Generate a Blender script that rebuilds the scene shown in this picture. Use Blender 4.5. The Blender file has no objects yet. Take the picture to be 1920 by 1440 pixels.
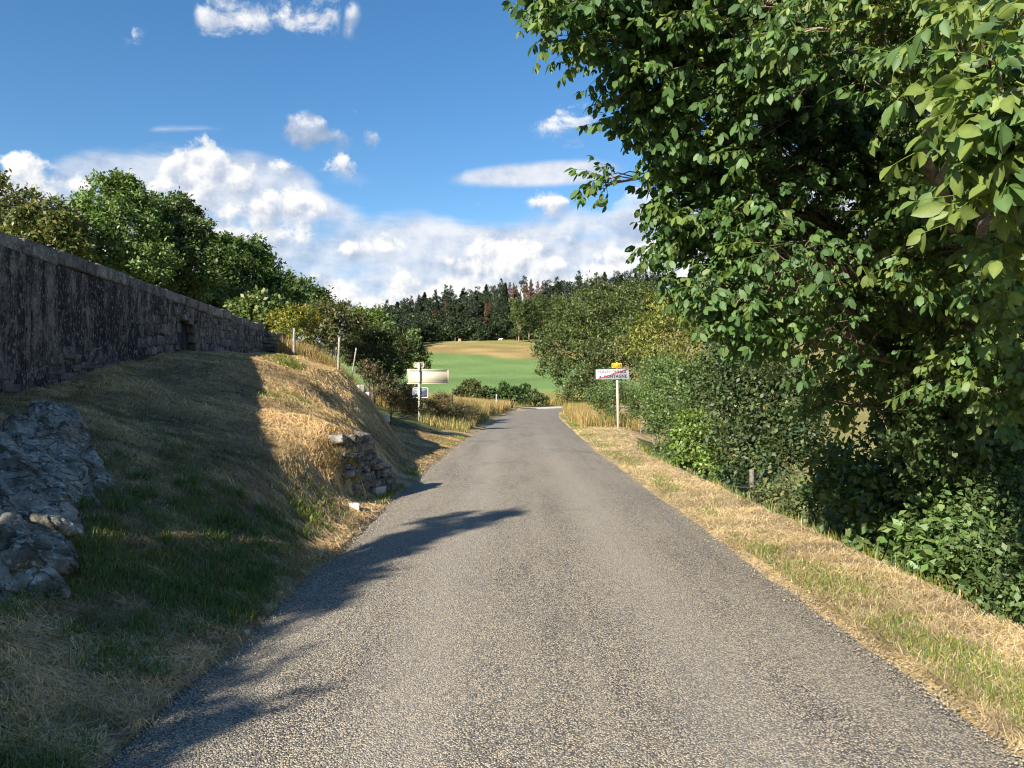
import bpy, math, random
import numpy as np

# ------------------------------------------------------------------ camera, sky, sun, exposure
scene = bpy.context.scene
COL = scene.collection
F_PX, CX, HY = 1442.0, 960.0, 735.0        # focal length in px of the 1920 px wide photo, image centre, horizon row
EYE = 1.6
SUN_EL = math.radians(29.0)
SUN_H = (-0.6, -0.8)                        # horizontal direction towards the sun

cam = bpy.data.cameras.new('camera')
cam.sensor_width = 36.0
cam.lens = 36.0 * F_PX / 1920.0
cam.clip_start, cam.clip_end = 0.05, 6000
camo = bpy.data.objects.new('camera', cam)
camo.location = (0, 0, EYE)
camo.rotation_euler = (math.radians(90) + math.atan((HY - 720) / F_PX), 0, 0)
COL.objects.link(camo)
scene.camera = camo

scene.view_settings.view_transform = 'Standard'
scene.view_settings.look = 'None'
scene.view_settings.gamma = 1.0
scene.view_settings.use_curve_mapping = False
scene.view_settings.exposure = 1.22

sun = bpy.data.lights.new('sun', 'SUN')
sun.energy = 5.0
sun.angle = math.radians(0.5)
sun.color = (1.0, 0.92, 0.78)
suno = bpy.data.objects.new('sun', sun)
COL.objects.link(suno)
from mathutils import Vector, Matrix, Quaternion, Euler
sd = Vector((SUN_H[0] * math.cos(SUN_EL), SUN_H[1] * math.cos(SUN_EL), math.sin(SUN_EL)))
suno.rotation_euler = sd.to_track_quat('Z', 'Y').to_euler()
suno.location = sd * 50

SKY_STRENGTH = 0.085
SKY_SAT, SKY_VAL = 1.25, 0.86
scene.cycles.filter_width = 1.15
world = bpy.data.worlds.new('World')
scene.world = world
world.use_nodes = True


class NT:
    """small helper for writing node trees"""
    def __init__(self, tree):
        self.t = tree; self.n = tree.nodes; self.l = tree.links

    def node(self, kind, **kw):
        nd = self.n.new(kind)
        for k, v in kw.items():
            setattr(nd, k, v)
        return nd

    def put(self, sock, v):
        if v is None:
            return
        if isinstance(v, bpy.types.NodeSocket):
            self.l.new(v, sock)
        else:
            sock.default_value = v

    def math(self, op, a, b=None, c=None, clamp=False):
        nd = self.n.new('ShaderNodeMath'); nd.operation = op; nd.use_clamp = clamp
        self.put(nd.inputs[0], a)
        if b is not None: self.put(nd.inputs[1], b)
        if c is not None: self.put(nd.inputs[2], c)
        return nd.outputs[0]

    def vmath(self, op, a, b=None, scale=None):
        nd = self.n.new('ShaderNodeVectorMath'); nd.operation = op
        self.put(nd.inputs[0], a)
        if b is not None: self.put(nd.inputs[1], b)
        if scale is not None: self.put(nd.inputs['Scale'], scale)
        return nd.outputs[0]

    def remap(self, v, a, b, c=0.0, d=1.0, smooth=True):
        nd = self.n.new('ShaderNodeMapRange')
        nd.interpolation_type = 'SMOOTHSTEP' if smooth else 'LINEAR'
        nd.clamp = True if not smooth else nd.clamp
        self.put(nd.inputs['Value'], v)
        for nm, x in (('From Min', a), ('From Max', b), ('To Min', c), ('To Max', d)):
            self.put(nd.inputs[nm], x)
        return nd.outputs[0]

    def mix(self, f, a, b, blend='MIX'):
        nd = self.n.new('ShaderNodeMix'); nd.data_type = 'RGBA'; nd.blend_type = blend
        self.put(nd.inputs[0], f)
        self.put(nd.inputs[6], a if isinstance(a, bpy.types.NodeSocket) else tuple(a) + (1.0,))
        self.put(nd.inputs[7], b if isinstance(b, bpy.types.NodeSocket) else tuple(b) + (1.0,))
        return nd.outputs[2]

    def noise(self, vec, scale, detail=4.0, rough=0.55, out=0, dist=0.0):
        nd = self.n.new('ShaderNodeTexNoise')
        self.put(nd.inputs['Vector'], vec)
        nd.inputs['Scale'].default_value = scale
        nd.inputs['Detail'].default_value = detail
        nd.inputs['Roughness'].default_value = rough
        nd.inputs['Distortion'].default_value = dist
        return nd.outputs[out]

    def voronoi(self, vec, scale, feature='F1', out='Distance', detail=0.0, smooth=None, rand=1.0):
        nd = self.n.new('ShaderNodeTexVoronoi'); nd.feature = feature
        self.put(nd.inputs['Vector'], vec)
        nd.inputs['Scale'].default_value = scale
        if 'Detail' in nd.inputs: nd.inputs['Detail'].default_value = detail
        if smooth is not None and 'Smoothness' in nd.inputs: nd.inputs['Smoothness'].default_value = smooth
        nd.inputs['Randomness'].default_value = rand
        return nd.outputs[out]

    def ramp(self, f, stops, interp='LINEAR'):
        nd = self.n.new('ShaderNodeValToRGB')
        cr = nd.color_ramp; cr.interpolation = interp
        while len(cr.elements) < len(stops): cr.elements.new(0.5)
        for e, (p, c) in zip(cr.elements, stops):
            e.position = p; e.color = tuple(c) + (1.0,) if len(c) == 3 else c
        self.put(nd.inputs[0], f)
        return nd.outputs[0]


def sky_dir(px, py):
    x = (px - CX) / F_PX; z = (HY - py) / F_PX
    return math.atan(x), math.atan2(z, math.sqrt(1 + x * x))


# Cloud banks, far to near. Each bank: (column, top row, base row, cover) along the horizon as seen from the road;
# outside the picture the end values carry on all the way round.
BANKS = [
    dict(kind='sheet', stops=[(-260, 335, 720, .8), (60, 330, 720, .8), (120, 285, 720, .75), (185, 258, 720, .7), (245, 262, 720, .75), (330, 262, 720, .85), (470, 275, 720, .85), (560, 300, 720, .8), (620, 362, 720, .8),
                              (700, 402, 720, .85), (790, 392, 720, .9), (860, 400, 720, .9), (960, 402, 720, .95), (1050, 385, 720, .95), (1120, 395, 720, .9), (1200, 370, 720, .9), (1500, 350, 720, .8), (2180, 335, 720, .8)]),
    dict(kind='streak', stops=[(270, 240, 246, 0), (300, 236, 246, .7), (380, 234, 243, .8), (425, 238, 242, 0), (610, 320, 345, 0), (650, 312, 345, .25), (700, 330, 350, 0), (840, 330, 345, 0), (880, 318, 347, .85),
                               (960, 308, 350, .9), (1040, 302, 348, .9), (1115, 296, 340, .9), (1180, 305, 335, 0)]),
    dict(kind='puff', stops=[(-260, 560, 640, .7), (380, 520, 600, .7), (520, 560, 620, .9), (560, 585, 640, .9), (600, 530, 640, 1), (640, 500, 640, 1), (700, 512, 640, 1), (745, 520, 640, .9), (790, 500, 620, .9), (850, 485, 620, .95), (895, 445, 620, .95),
                             (925, 415, 600, .9), (970, 425, 600, 1), (1000, 450, 600, 1), (1040, 470, 600, 1), (1075, 500, 600, 1), (1110, 480, 620, 1), (1170, 440, 600, 1), (1300, 380, 520, .9), (2180, 560, 640, .7)]),
    dict(kind='puff', stops=[(-260, 470, 560, .8), (300, 430, 520, .8), (480, 425, 480, .9), (540, 418, 470, 1), (590, 425, 466, 1), (618, 450, 470, 0), (640, 560, 600, .6), (660, 540, 620, 1), (720, 548, 620, 1), (770, 540, 620, .9), (800, 470, 490, 0), (840, 482, 500, .8), (890, 478, 505, .7), (920, 490, 505, 0), (960, 480, 560, .0), (985, 468, 520, 1), (1040, 460, 520, 1), (1070, 480, 520, .5), (1130, 470, 540, 1), (2180, 470, 560, .8)]),
    dict(kind='puff', stops=[(-260, 300, 385, .9), (0, 292, 385, 1), (38, 278, 385, 1), (75, 296, 385, 1), (112, 288, 382, 1), (150, 305, 375, 1), (176, 345, 370, .0), (395, 385, 425, 0), (420, 360, 425, 1), (480, 352, 425, 1), (520, 342, 425, 1), (560, 340, 420, 1), (592, 366, 410, .9), (606, 390, 400, 0),
                             (608, 470, 490, 0), (632, 446, 490, 1), (680, 440, 492, 1), (722, 428, 490, 1), (752, 424, 485, 1), (766, 460, 480, 0), (982, 372, 392, 0), (1008, 352, 392, .9), (1045, 352, 396, 1), (1080, 380, 394, 0), (1500, 250, 400, .9), (2180, 300, 385, .9)]),
    dict(kind='puff', stops=[(262, 360, 385, 0), (285, 318, 392, 1), (320, 280, 396, 1), (352, 260, 398, 1), (384, 244, 398, 1), (412, 262, 396, 1), (440, 285, 392, 1), (480, 275, 330, .8), (530, 285, 330, .7), (560, 290, 325, .6), (600, 290, 340, .9), (655, 300, 334, .7), (680, 320, 330, 0),
                             (2180, 320, 330, 0)]),
    dict(kind='wisp', stops=[(236, 60, 68, 0), (252, 50, 76, .6), (268, 64, 70, 0), (352, 30, 50, 0), (376, -20, 82, .9), (420, -20, 78, .9), (466, 8, 60, .85), (520, 2, 48, .7), (560, 14, 50, .8), (620, 12, 52, .7), (640, 30, 40, 0), (654, 10, 45, .6), (676, 20, 30, 0),
                             (985, 240, 250, 0), (1030, 222, 252, .55), (1060, 214, 252, .7), (1098, 208, 248, .75), (1130, 230, 240, 0)]),
    dict(kind='grey', stops=[(525, 240, 255, 0), (540, 206, 268, .8), (575, 208, 285, .95), (605, 226, 280, .9), (640, 240, 268, .6), (672, 232, 268, .9), (700, 240, 266, .7), (716, 255, 262, 0),
                             (1040, 260, 261, 0)]),
    dict(kind='grey', stops=[(500, 520, 530, 0), (540, 500, 532, .8), (590, 498, 532, .85), (640, 512, 530, 0), (880, 380, 390, 0), (905, 372, 384, .4), (950, 378, 386, 0), (1040, 452, 470, 0), (1090, 446, 462, .6), (1150, 452, 465, 0)]),
]


def build_world():
    q = NT(world.node_tree)
    for nd in list(q.n): q.n.remove(nd)
    out = q.node('ShaderNodeOutputWorld'); bg = q.node('ShaderNodeBackground')
    bg.inputs['Strength'].default_value = SKY_STRENGTH
    sky = q.node('ShaderNodeTexSky', sky_type='NISHITA', sun_disc=False)
    sky.sun_elevation = SUN_EL
    sky.sun_rotation = math.atan2(SUN_H[0], SUN_H[1]) % (2 * math.pi)
    sky.air_density, sky.dust_density, sky.ozone_density = 1.0, 0.25, 2.6
    hs = q.node('ShaderNodeHueSaturation'); hs.inputs['Saturation'].default_value = SKY_SAT; hs.inputs['Value'].default_value = SKY_VAL
    q.l.new(sky.outputs[0], hs.inputs['Color'])
    col = hs.outputs[0]
    tc = q.node('ShaderNodeTexCoord'); D = tc.outputs['Generated']
    sp = q.node('ShaderNodeSeparateXYZ'); q.l.new(D, sp.inputs[0])
    az = q.math('ARCTAN2', sp.outputs[0], sp.outputs[1]); el = q.math('ARCSINE', sp.outputs[2])

    def puffs(v):
        a = q.voronoi(q.vmath('MULTIPLY', v, (1, 1, 1.15)), 21.0, 'SMOOTH_F1', 'Distance', 1.0, 0.35)
        b = q.noise(v, 36.0, 6.0, 0.66)
        return q.math('ADD', q.math('MULTIPLY', q.math('SUBTRACT', 0.40, a), 1.0), q.math('MULTIPLY', q.math('SUBTRACT', b, 0.5), 1.4))
    p0 = puffs(D); p1 = puffs(q.vmath('ADD', D, (-0.006, 0, 0.009)))
    relief = q.math('SUBTRACT', p0, p1)
    soft = q.noise(q.vmath('MULTIPLY', D, (1, 1, 5.0)), 6.0, 5.0, 0.58)
    jit = q.math('MULTIPLY', q.math('SUBTRACT', q.noise(D, 11.0, 3.0), 0.5), 0.05)
    t_ = q.math('MULTIPLY_ADD', q.math('ADD', az, jit), 1 / 1.6, 0.5)
    K = 0.43 / SKY_STRENGTH          # 0.43 shows as display white at this exposure
    k3 = lambda r, g, b: (r * K, g * K, b * K)
    for bk in BANKS:
        st = []
        for px, a, b, c in bk['stops']:
            A, _ = sky_dir(px, 700); m = math.sqrt(1 + ((px - CX) / F_PX) ** 2)
            st.append((A / 1.6 + 0.5, (math.atan((HY - a) / F_PX / m) / 0.6, math.atan((HY - b) / F_PX / m) / 0.6, c)))
        rp = q.ramp(t_, st)
        sc = q.node('ShaderNodeSeparateColor'); q.l.new(rp, sc.inputs[0])
        top = q.math('MULTIPLY', sc.outputs[0], 0.6); base = q.math('MULTIPLY', sc.outputs[1], 0.6); cover = sc.outputs[2]
        if bk['kind'] in ('sheet', 'streak'):
            amp = 0.05 if bk['kind'] == 'sheet' else 0.012
            n = q.math('MULTIPLY', q.math('SUBTRACT', soft, 0.5), amp)
            f = q.math('MINIMUM', q.math('ADD', q.math('SUBTRACT', top, el), n), q.math('ADD', q.math('SUBTRACT', el, base), n))
            a = q.remap(f, -0.003, 0.022 if bk['kind'] == 'sheet' else 0.008)
            hole = q.remap(soft, 0.28, 0.48, 0.45, 1.0)
            a = q.math('MULTIPLY', q.math('MULTIPLY', a, cover), hole)
            tone = q.math('ADD', q.math('MULTIPLY', relief, 0.38), q.noise(q.vmath('MULTIPLY', D, (1, 1, 3.0)), 10.0, 6.0, 0.62))
            c = q.ramp(tone, [(0.25, k3(.48, .57, .73)), (0.42, k3(.66, .72, .84)), (0.60, k3(.84, .87, .93)), (0.82, k3(1.0, 1.0, 1.0))])
        else:
            n = q.math('MULTIPLY', p0, 0.046 if bk['kind'] == 'puff' else 0.03)
            f = q.math('MINIMUM', q.math('ADD', q.math('SUBTRACT', top, el), n), q.math('MULTIPLY', q.math('ADD', q.math('SUBTRACT', el, base), n), 0.7))
            f = q.math('ADD', f, 0.011)
            a = q.math('MULTIPLY', q.remap(f, -0.002, 0.014), q.remap(cover, 0.0, 0.5))
            if bk['kind'] == 'wisp':
                wn = q.noise(q.vmath('ADD', q.vmath('MULTIPLY', D, (1.0, 1.0, 1.3)), (3.1, 0, 0)), 17.0, 8.0, 0.66, dist=0.5)
                f = q.math('ADD', q.math('MINIMUM', q.math('SUBTRACT', top, el), q.math('SUBTRACT', el, base)), q.math('MULTIPLY', q.math('SUBTRACT', wn, 0.47), 0.16))
                a = q.math('MULTIPLY', q.remap(f, 0.0, 0.030, 0.0, 0.9), q.remap(cover, 0.0, 0.6))
            hgt = q.math('DIVIDE', q.math('SUBTRACT', el, base), q.math('MAXIMUM', q.math('SUBTRACT', top, base), 0.004))
            lit = q.math('ADD', q.math('MULTIPLY', relief, 1.1), q.remap(hgt, -0.1, 0.75, 0.22, 0.74), clamp=True)
            if bk['kind'] == 'grey':
                c = q.ramp(lit, [(0.0, k3(.34, .42, .56)), (0.45, k3(.44, .52, .66)), (0.8, k3(.62, .68, .80)), (1.0, k3(.9, .93, .97))])
                a = q.math('MULTIPLY', a, 0.85)
            else:
                c = q.ramp(lit, [(0.0, k3(.46, .54, .68)), (0.28, k3(.60, .67, .79)), (0.52, k3(.80, .84, .91)), (0.72, k3(.98, .985, .98)), (1.0, k3(1.1, 1.09, 1.05))])
        col = q.mix(a, col, c)
    q.l.new(col, bg.inputs['Color'])
    q.l.new(bg.outputs[0], out.inputs[0])
    world.cycles.sampling_method = 'MANUAL'
    world.cycles.sample_map_resolution = 512


build_world()

# ------------------------------------------------------------------ numeric helpers
rng = np.random.default_rng(7)
random.seed(7)


def _hash(ix, iy, iz, seed):
    h = (ix.astype(np.int64) * 374761393 + iy.astype(np.int64) * 668265263 + iz.astype(np.int64) * 2147483647 + seed * 1274126177) & 0xFFFFFFFF
    h = ((h ^ (h >> 13)) * 1274126177) & 0xFFFFFFFF
    return ((h ^ (h >> 16)) & 0xFFFFFF) / float(0xFFFFFF)


def vnoise(p, seed=0):
    p = np.asarray(p, float)
    f = np.floor(p); i = f.astype(np.int64); t = p - f; t = t * t * (3 - 2 * t)
    r = 0
    for a in (0, 1):
        for b in (0, 1):
            for c in (0, 1):
                w = (t[:, 0] if a else 1 - t[:, 0]) * (t[:, 1] if b else 1 - t[:, 1]) * (t[:, 2] if c else 1 - t[:, 2])
                r = r + w * _hash(i[:, 0] + a, i[:, 1] + b, i[:, 2] + c, seed)
    return r - 0.5


def fbm(p, octaves=4, seed=0, rough=0.5):
    p = np.asarray(p, float); r = 0; a = 1.0
    for k in range(octaves):
        r = r + a * vnoise(p * (2 ** k) + 17.3 * k, seed + k); a *= rough
    return r


def xy3(x, y, s):
    return np.stack([x * s, y * s, np.zeros_like(x)], 1)


def sstep(a, b, x):
    t = np.clip((x - a) / (b - a), 0, 1)
    return t * t * (3 - 2 * t)


def at(px, py, Y):
    """world point seen in column px, row py of the photo, Y metres ahead of the eye"""
    return np.array([(px - CX) / F_PX * Y, Y, EYE + (HY - py) / F_PX * Y])


# ------------------------------------------------------------------ object helpers
def make_mesh(name, V, F, mat=None, cols=None, smooth=False, mats=None, fmat=None):
    V = np.asarray(V, np.float32).reshape(-1, 3)
    me = bpy.data.meshes.new(name)
    Fs = F if isinstance(F, list) else [F]
    Fs = [np.asarray(f, np.int32) for f in Fs if len(f)]
    me.vertices.add(len(V)); me.vertices.foreach_set('co', V.ravel())
    loops = np.concatenate([f.ravel() for f in Fs])
    sizes = np.concatenate([np.full(len(f), f.shape[1], np.int32) for f in Fs])
    starts = np.concatenate([[0], np.cumsum(sizes)[:-1]]).astype(np.int32)
    me.loops.add(len(loops)); me.loops.foreach_set('vertex_index', loops)
    me.polygons.add(len(sizes)); me.polygons.foreach_set('loop_start', starts)
    me.polygons.foreach_set('loop_total', sizes)
    if smooth: me.polygons.foreach_set('use_smooth', np.ones(len(sizes), bool))
    if cols is not None:
        a = me.color_attributes.new('Col', 'FLOAT_COLOR', 'POINT')
        c = np.ones((len(V), 4), np.float32); c[:, :3] = np.asarray(cols, np.float32).reshape(-1, 3)
        a.data.foreach_set('color', c.ravel())
    for m in (mats or ([mat] if mat else [])): me.materials.append(m)
    if fmat is not None: me.polygons.foreach_set('material_index', np.asarray(fmat, np.int32))
    me.update(calc_edges=True)
    me.validate()
    return me


def link(name, me, parent=None, label=None, cat=None, group=None, kind=None, loc=None):
    o = bpy.data.objects.new(name, me); COL.objects.link(o)
    if parent is not None:
        o.parent = parent
        if loc is None and me is not None:
            o.matrix_parent_inverse = Matrix.Translation(-Vector(parent.location)) if parent.rotation_euler[2] == 0 else parent.matrix_basis.inverted()
    if loc is not None: o.location = loc
    if label: o['label'] = label
    if cat: o['category'] = cat
    if group: o['group'] = group
    if kind: o['kind'] = kind
    return o


def thing(name, loc, label, cat, group=None):
    o = bpy.data.objects.new(name, None); COL.objects.link(o)
    o.location = Vector([float(c) for c in loc]); o.empty_display_size = 0.2
    o['label'] = label; o['category'] = cat
    if group: o['group'] = group
    return o


class Geo:
    """collects quads and tris, then becomes ONE mesh"""
    def __init__(self): self.V = []; self.Q = []; self.T = []; self.C = []; self.n = 0

    def add(self, V, Q=None, T=None, col=None):
        V = np.asarray(V, float).reshape(-1, 3)
        if Q is not None and len(Q): self.Q.append(np.asarray(Q) + self.n)
        if T is not None and len(T): self.T.append(np.asarray(T) + self.n)
        self.V.append(V); self.n += len(V)
        if col is not None:
            c = np.asarray(col, float); self.C.append(np.tile(c, (len(V), 1)) if c.ndim == 1 else c)
        return self

    def mesh(self, name, mat, smooth=False):
        F = []
        if self.Q: F.append(np.concatenate(self.Q))
        if self.T: F.append(np.concatenate(self.T))
        return make_mesh(name, np.concatenate(self.V), F, mat, np.concatenate(self.C) if self.C else None, smooth)


BOXQ = np.array([[0, 3, 2, 1], [4, 5, 6, 7], [0, 1, 5, 4], [1, 2, 6, 5], [2, 3, 7, 6], [3, 0, 4, 7]])


def box(x0, x1, y0, y1, z0, z1):
    return np.array([[x0, y0, z0], [x1, y0, z0], [x1, y1, z0], [x0, y1, z0], [x0, y0, z1], [x1, y0, z1], [x1, y1, z1], [x0, y1, z1]], float), BOXQ


def tube(P, R, seg=8, cap=True):
    P = np.asarray(P, float); n = len(P); R = np.broadcast_to(R, (n,))
    t = np.gradient(P, axis=0); t /= np.linalg.norm(t, axis=1)[:, None] + 1e-9
    up = np.array([0, 0, 1.0]) if abs(t[0, 2]) < 0.9 else np.array([1.0, 0, 0])
    V = []
    for i in range(n):
        a = np.cross(t[i], up); a /= np.linalg.norm(a) + 1e-9; b = np.cross(t[i], a)
        ang = np.arange(seg) / seg * 2 * np.pi
        V.append(P[i] + R[i] * (np.cos(ang)[:, None] * a + np.sin(ang)[:, None] * b))
    V = np.concatenate(V)
    i = np.arange(n - 1)[:, None] * seg; j = np.arange(seg)[None]; k = (j + 1) % seg
    Q = np.stack([i + j, i + k, i + seg + k, i + seg + j], -1).reshape(-1, 4)
    T = []
    if cap:
        T = [[0, m + 1, m] for m in range(1, seg - 1)] + [[(n - 1) * seg, (n - 1) * seg + m, (n - 1) * seg + m + 1] for m in range(1, seg - 1)]
    return V, Q, np.array(T).reshape(-1, 3)


def rounded_plate(w, h, r, y0, y1, seg=5):
    """plate in the XZ plane centred at the origin, thickness along Y"""
    pts = []
    for cx, cz, a0 in ((w / 2 - r, h / 2 - r, 0), (-w / 2 + r, h / 2 - r, 90), (-w / 2 + r, -h / 2 + r, 180), (w / 2 - r, -h / 2 + r, 270)):
        for k in range(seg + 1):
            a = math.radians(a0 + 90 * k / seg); pts.append((cx + r * math.cos(a), cz + r * math.sin(a)))
    return np.array(pts)


def prism(pts, y0, y1):
    n = len(pts)
    V = np.concatenate([np.stack([pts[:, 0], np.full(n, y0), pts[:, 1]], 1), np.stack([pts[:, 0], np.full(n, y1), pts[:, 1]], 1)])
    i = np.arange(n); j = (i + 1) % n
    Q = np.stack([i, j, j + n, i + n], 1)
    T = [[0, m + 1, m] for m in range(1, n - 1)] + [[n, n + m, n + m + 1] for m in range(1, n - 1)]
    return V, Q, np.array(T)


def ring_prism(outer, inner, y0, y1):
    n = len(outer)
    V = []
    for pts, y in ((outer, y0), (inner, y0), (outer, y1), (inner, y1)):
        V.append(np.stack([pts[:, 0], np.full(n, y), pts[:, 1]], 1))
    V = np.concatenate(V); i = np.arange(n); j = (i + 1) % n
    Q = np.concatenate([np.stack([i, j, j + n, i + n], 1), np.stack([i + 2 * n, i + 3 * n, j + 3 * n, j + 2 * n], 1),
                        np.stack([i, i + 2 * n, j + 2 * n, j], 1), np.stack([i + n, j + n, j + 3 * n, i + 3 * n], 1)])
    return V, Q


def shift(V, x=0, y=0, z=0):
    return np.asarray(V) + np.array([x, y, z])


# ------------------------------------------------------------------ materials
def new_mat(name):
    m = bpy.data.materials.new(name); m.use_nodes = True
    q = NT(m.node_tree)
    for nd in list(q.n): q.n.remove(nd)
    out = q.node('ShaderNodeOutputMaterial')
    return m, q, out


def principled(q, out, col, rough=0.8, bump=None, bstr=0.3, bdist=0.02, metal=0.0, spec=0.3):
    p = q.node('ShaderNodeBsdfPrincipled')
    q.put(p.inputs['Base Color'], col if isinstance(col, bpy.types.NodeSocket) else tuple(col) + (1.0,))
    q.put(p.inputs['Roughness'], rough); q.put(p.inputs['Metallic'], metal)
    p.inputs['Specular IOR Level'].default_value = spec
    if bump is not None:
        b = q.node('ShaderNodeBump'); b.inputs['Strength'].default_value = bstr; b.inputs['Distance'].default_value = bdist
        q.put(b.inputs['Height'], bump); q.l.new(b.outputs[0], p.inputs['Normal'])
    q.l.new(p.outputs[0], out.inputs[0])
    return p


def attr_col(q):
    a = q.node('ShaderNodeAttribute'); a.attribute_name = 'Col'
    return a.outputs['Color']


def pos(q):
    return q.node('ShaderNodeNewGeometry').outputs['Position']


def foliage_mat(name, trans=0.35, gloss=0.06, rough=0.45, vary=0.35):
    m, q, out = new_mat(name)
    c = attr_col(q)
    n = q.noise(pos(q), 30.0, 2.0)
    c2 = q.mix(1.0, c, q.ramp(n, [(0.2, (1 - vary,) * 3), (0.8, (1 + vary,) * 3)]), 'MULTIPLY')
    d = q.node('ShaderNodeBsdfDiffuse'); q.l.new(c2, d.inputs['Color'])
    tr = q.node('ShaderNodeBsdfTranslucent')
    q.l.new(q.mix(1.0, c2, (1.15, 1.2, 0.6), 'MULTIPLY'), tr.inputs['Color'])
    mx = q.node('ShaderNodeMixShader'); mx.inputs[0].default_value = trans
    q.l.new(d.outputs[0], mx.inputs[1]); q.l.new(tr.outputs[0], mx.inputs[2])
    last = mx
    if gloss:
        g = q.node('ShaderNodeBsdfGlossy'); g.inputs['Roughness'].default_value = rough
        g.inputs['Color'].default_value = (0.9, 0.95, 1.0, 1)
        m2 = q.node('ShaderNodeMixShader'); m2.inputs[0].default_value = gloss
        q.l.new(mx.outputs[0], m2.inputs[1]); q.l.new(g.outputs[0], m2.inputs[2]); last = m2
    q.l.new(last.outputs[0], out.inputs[0])
    return m


def mat_ground():
    m, q, out = new_mat('dry_turf')
    p = pos(q); c = attr_col(q)
    n1 = q.noise(p, 3.0, 6.0, 0.65); n2 = q.noise(p, 40.0, 3.0, 0.6)
    f = q.math('MULTIPLY', q.remap(n1, 0.25, 0.75, 0.62, 1.35), q.remap(n2, 0.25, 0.75, 0.6, 1.4))
    cc = q.node('ShaderNodeCombineColor')
    for i in range(3): q.put(cc.inputs[i], f)
    principled(q, out, q.mix(1.0, c, cc.outputs[0], 'MULTIPLY'), 0.95, q.math('ADD', n1, q.math('MULTIPLY', n2, 0.5)), 0.5, 0.05, spec=0.1)
    return m


def mat_road():
    m, q, out = new_mat('chip_seal')
    p = pos(q)
    fine = q.voronoi(p, 112.0, 'F1', 'Color'); fd = q.voronoi(p, 112.0, 'F1', 'Distance')
    sp = q.node('ShaderNodeSeparateColor'); q.l.new(fine, sp.inputs[0])
    chip = q.ramp(sp.outputs[0], [(0.0, (0.045, 0.043, 0.042)), (0.24, (0.10, 0.096, 0.09)), (0.46, (0.25, 0.225, 0.185)), (0.70, (0.47, 0.40, 0.295)), (1.0, (0.68, 0.57, 0.41))])
    gap = q.remap(fd, 0.35, 0.75)
    col = q.mix(q.math('MULTIPLY', gap, 0.75), chip, (0.04, 0.04, 0.043))
    # worn wheel tracks show more pale stone; the middle and the edges keep more tar
    sx = q.node('ShaderNodeSeparateXYZ'); q.l.new(p, sx.inputs[0])
    big = q.noise(q.vmath('MULTIPLY', p, (1.0, 0.25, 1.0)), 1.3, 5.0, 0.6)
    streak = q.noise(q.vmath('MULTIPLY', p, (5.0, 0.35, 1.0)), 1.0, 4.0, 0.6)
    wear = q.math('ADD', q.math('MULTIPLY', big, 0.7), q.math('MULTIPLY', streak, 0.5))
    col = q.mix(q.remap(wear, 0.48, 0.72, 0.0, 0.30), col, (0.335, 0.295, 0.23))
    col = q.mix(q.remap(wear, 0.60, 0.36, 0.0, 0.22), col, (0.085, 0.085, 0.088))
    # two wheel tracks polished by traffic, grit left between them and along the edges
    tr = q.math('ABSOLUTE', q.math('SUBTRACT', q.math('ABSOLUTE', q.math('SUBTRACT', sx.outputs[0], 0.27)), 0.78))
    trk = q.math('MULTIPLY', q.remap(q.math('ADD', tr, q.math('MULTIPLY', q.math('SUBTRACT', streak, 0.5), 0.5)), 0.42, 0.08), q.remap(sx.outputs[1], 45.0, 20.0))
    col = q.mix(q.math('MULTIPLY', trk, 0.28), col, (0.385, 0.345, 0.285))
    patch = q.noise(q.vmath('MULTIPLY', p, (1.0, 0.5, 1.0)), 0.55, 6.0, 0.7)
    col = q.mix(q.remap(patch, 0.53, 0.68, 0.0, 0.45), col, (0.075, 0.074, 0.075))
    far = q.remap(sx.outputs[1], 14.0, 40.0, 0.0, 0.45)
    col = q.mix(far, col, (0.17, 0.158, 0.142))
    h = q.math('SUBTRACT', 1.0, fd)
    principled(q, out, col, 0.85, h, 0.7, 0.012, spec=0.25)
    return m


def mat_plain(name, col, rough=0.7, var=0.2, scale=12.0, bstr=0.15, metal=0.0, spec=0.3):
    m, q, out = new_mat(name)
    p = pos(q)
    n = q.noise(p, scale, 5.0, 0.6)
    c = q.mix(q.remap(n, 0.3, 0.7), tuple(x * (1 - var) for x in col), tuple(min(1, x * (1 + var)) for x in col))
    principled(q, out, c, rough, n, bstr, 0.01, metal, spec)
    return m


def mat_render():
    """old lime render, nearly black with run-off streaks, paler where it has flaked off"""
    m, q, out = new_mat('weathered_render')
    p = pos(q)
    st = q.noise(q.vmath('MULTIPLY', p, (2.4, 2.4, 0.42)), 1.5, 6.0, 0.7, dist=0.4)
    st2 = q.noise(q.vmath('MULTIPLY', p, (9.0, 9.0, 2.2)), 1.6, 5.0, 0.7)
    pt = q.noise(p, 1.9, 8.0, 0.7, dist=0.6)
    mo = q.noise(p, 9.0, 6.0, 0.72)
    fl = q.noise(q.vmath('MULTIPLY', p, (1, 1, 0.45)), 30.0, 3.0, 0.6)
    c = q.mix(q.remap(pt, 0.40, 0.60), (0.105, 0.096, 0.090), (0.27, 0.24, 0.21))
    c = q.mix(q.remap(st, 0.44, 0.56, 0.0, 0.88), c, (0.022, 0.023, 0.027))
    c = q.mix(q.remap(st2, 0.50, 0.60, 0.0, 0.6), c, (0.035, 0.035, 0.037))
    c = q.mix(q.remap(mo, 0.56, 0.63, 0.0, 0.8), c, (0.016, 0.017, 0.019))
    c = q.mix(q.remap(mo, 0.43, 0.36, 0.0, 0.55), c, (0.36, 0.325, 0.285))
    c = q.mix(q.remap(fl, 0.585, 0.66, 0.0, 0.75), c, (0.42, 0.40, 0.36))
    principled(q, out, c, 0.95, q.math('ADD', q.math('ADD', pt, mo), st2), 0.9, 0.06, spec=0.1)
    return m


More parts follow.
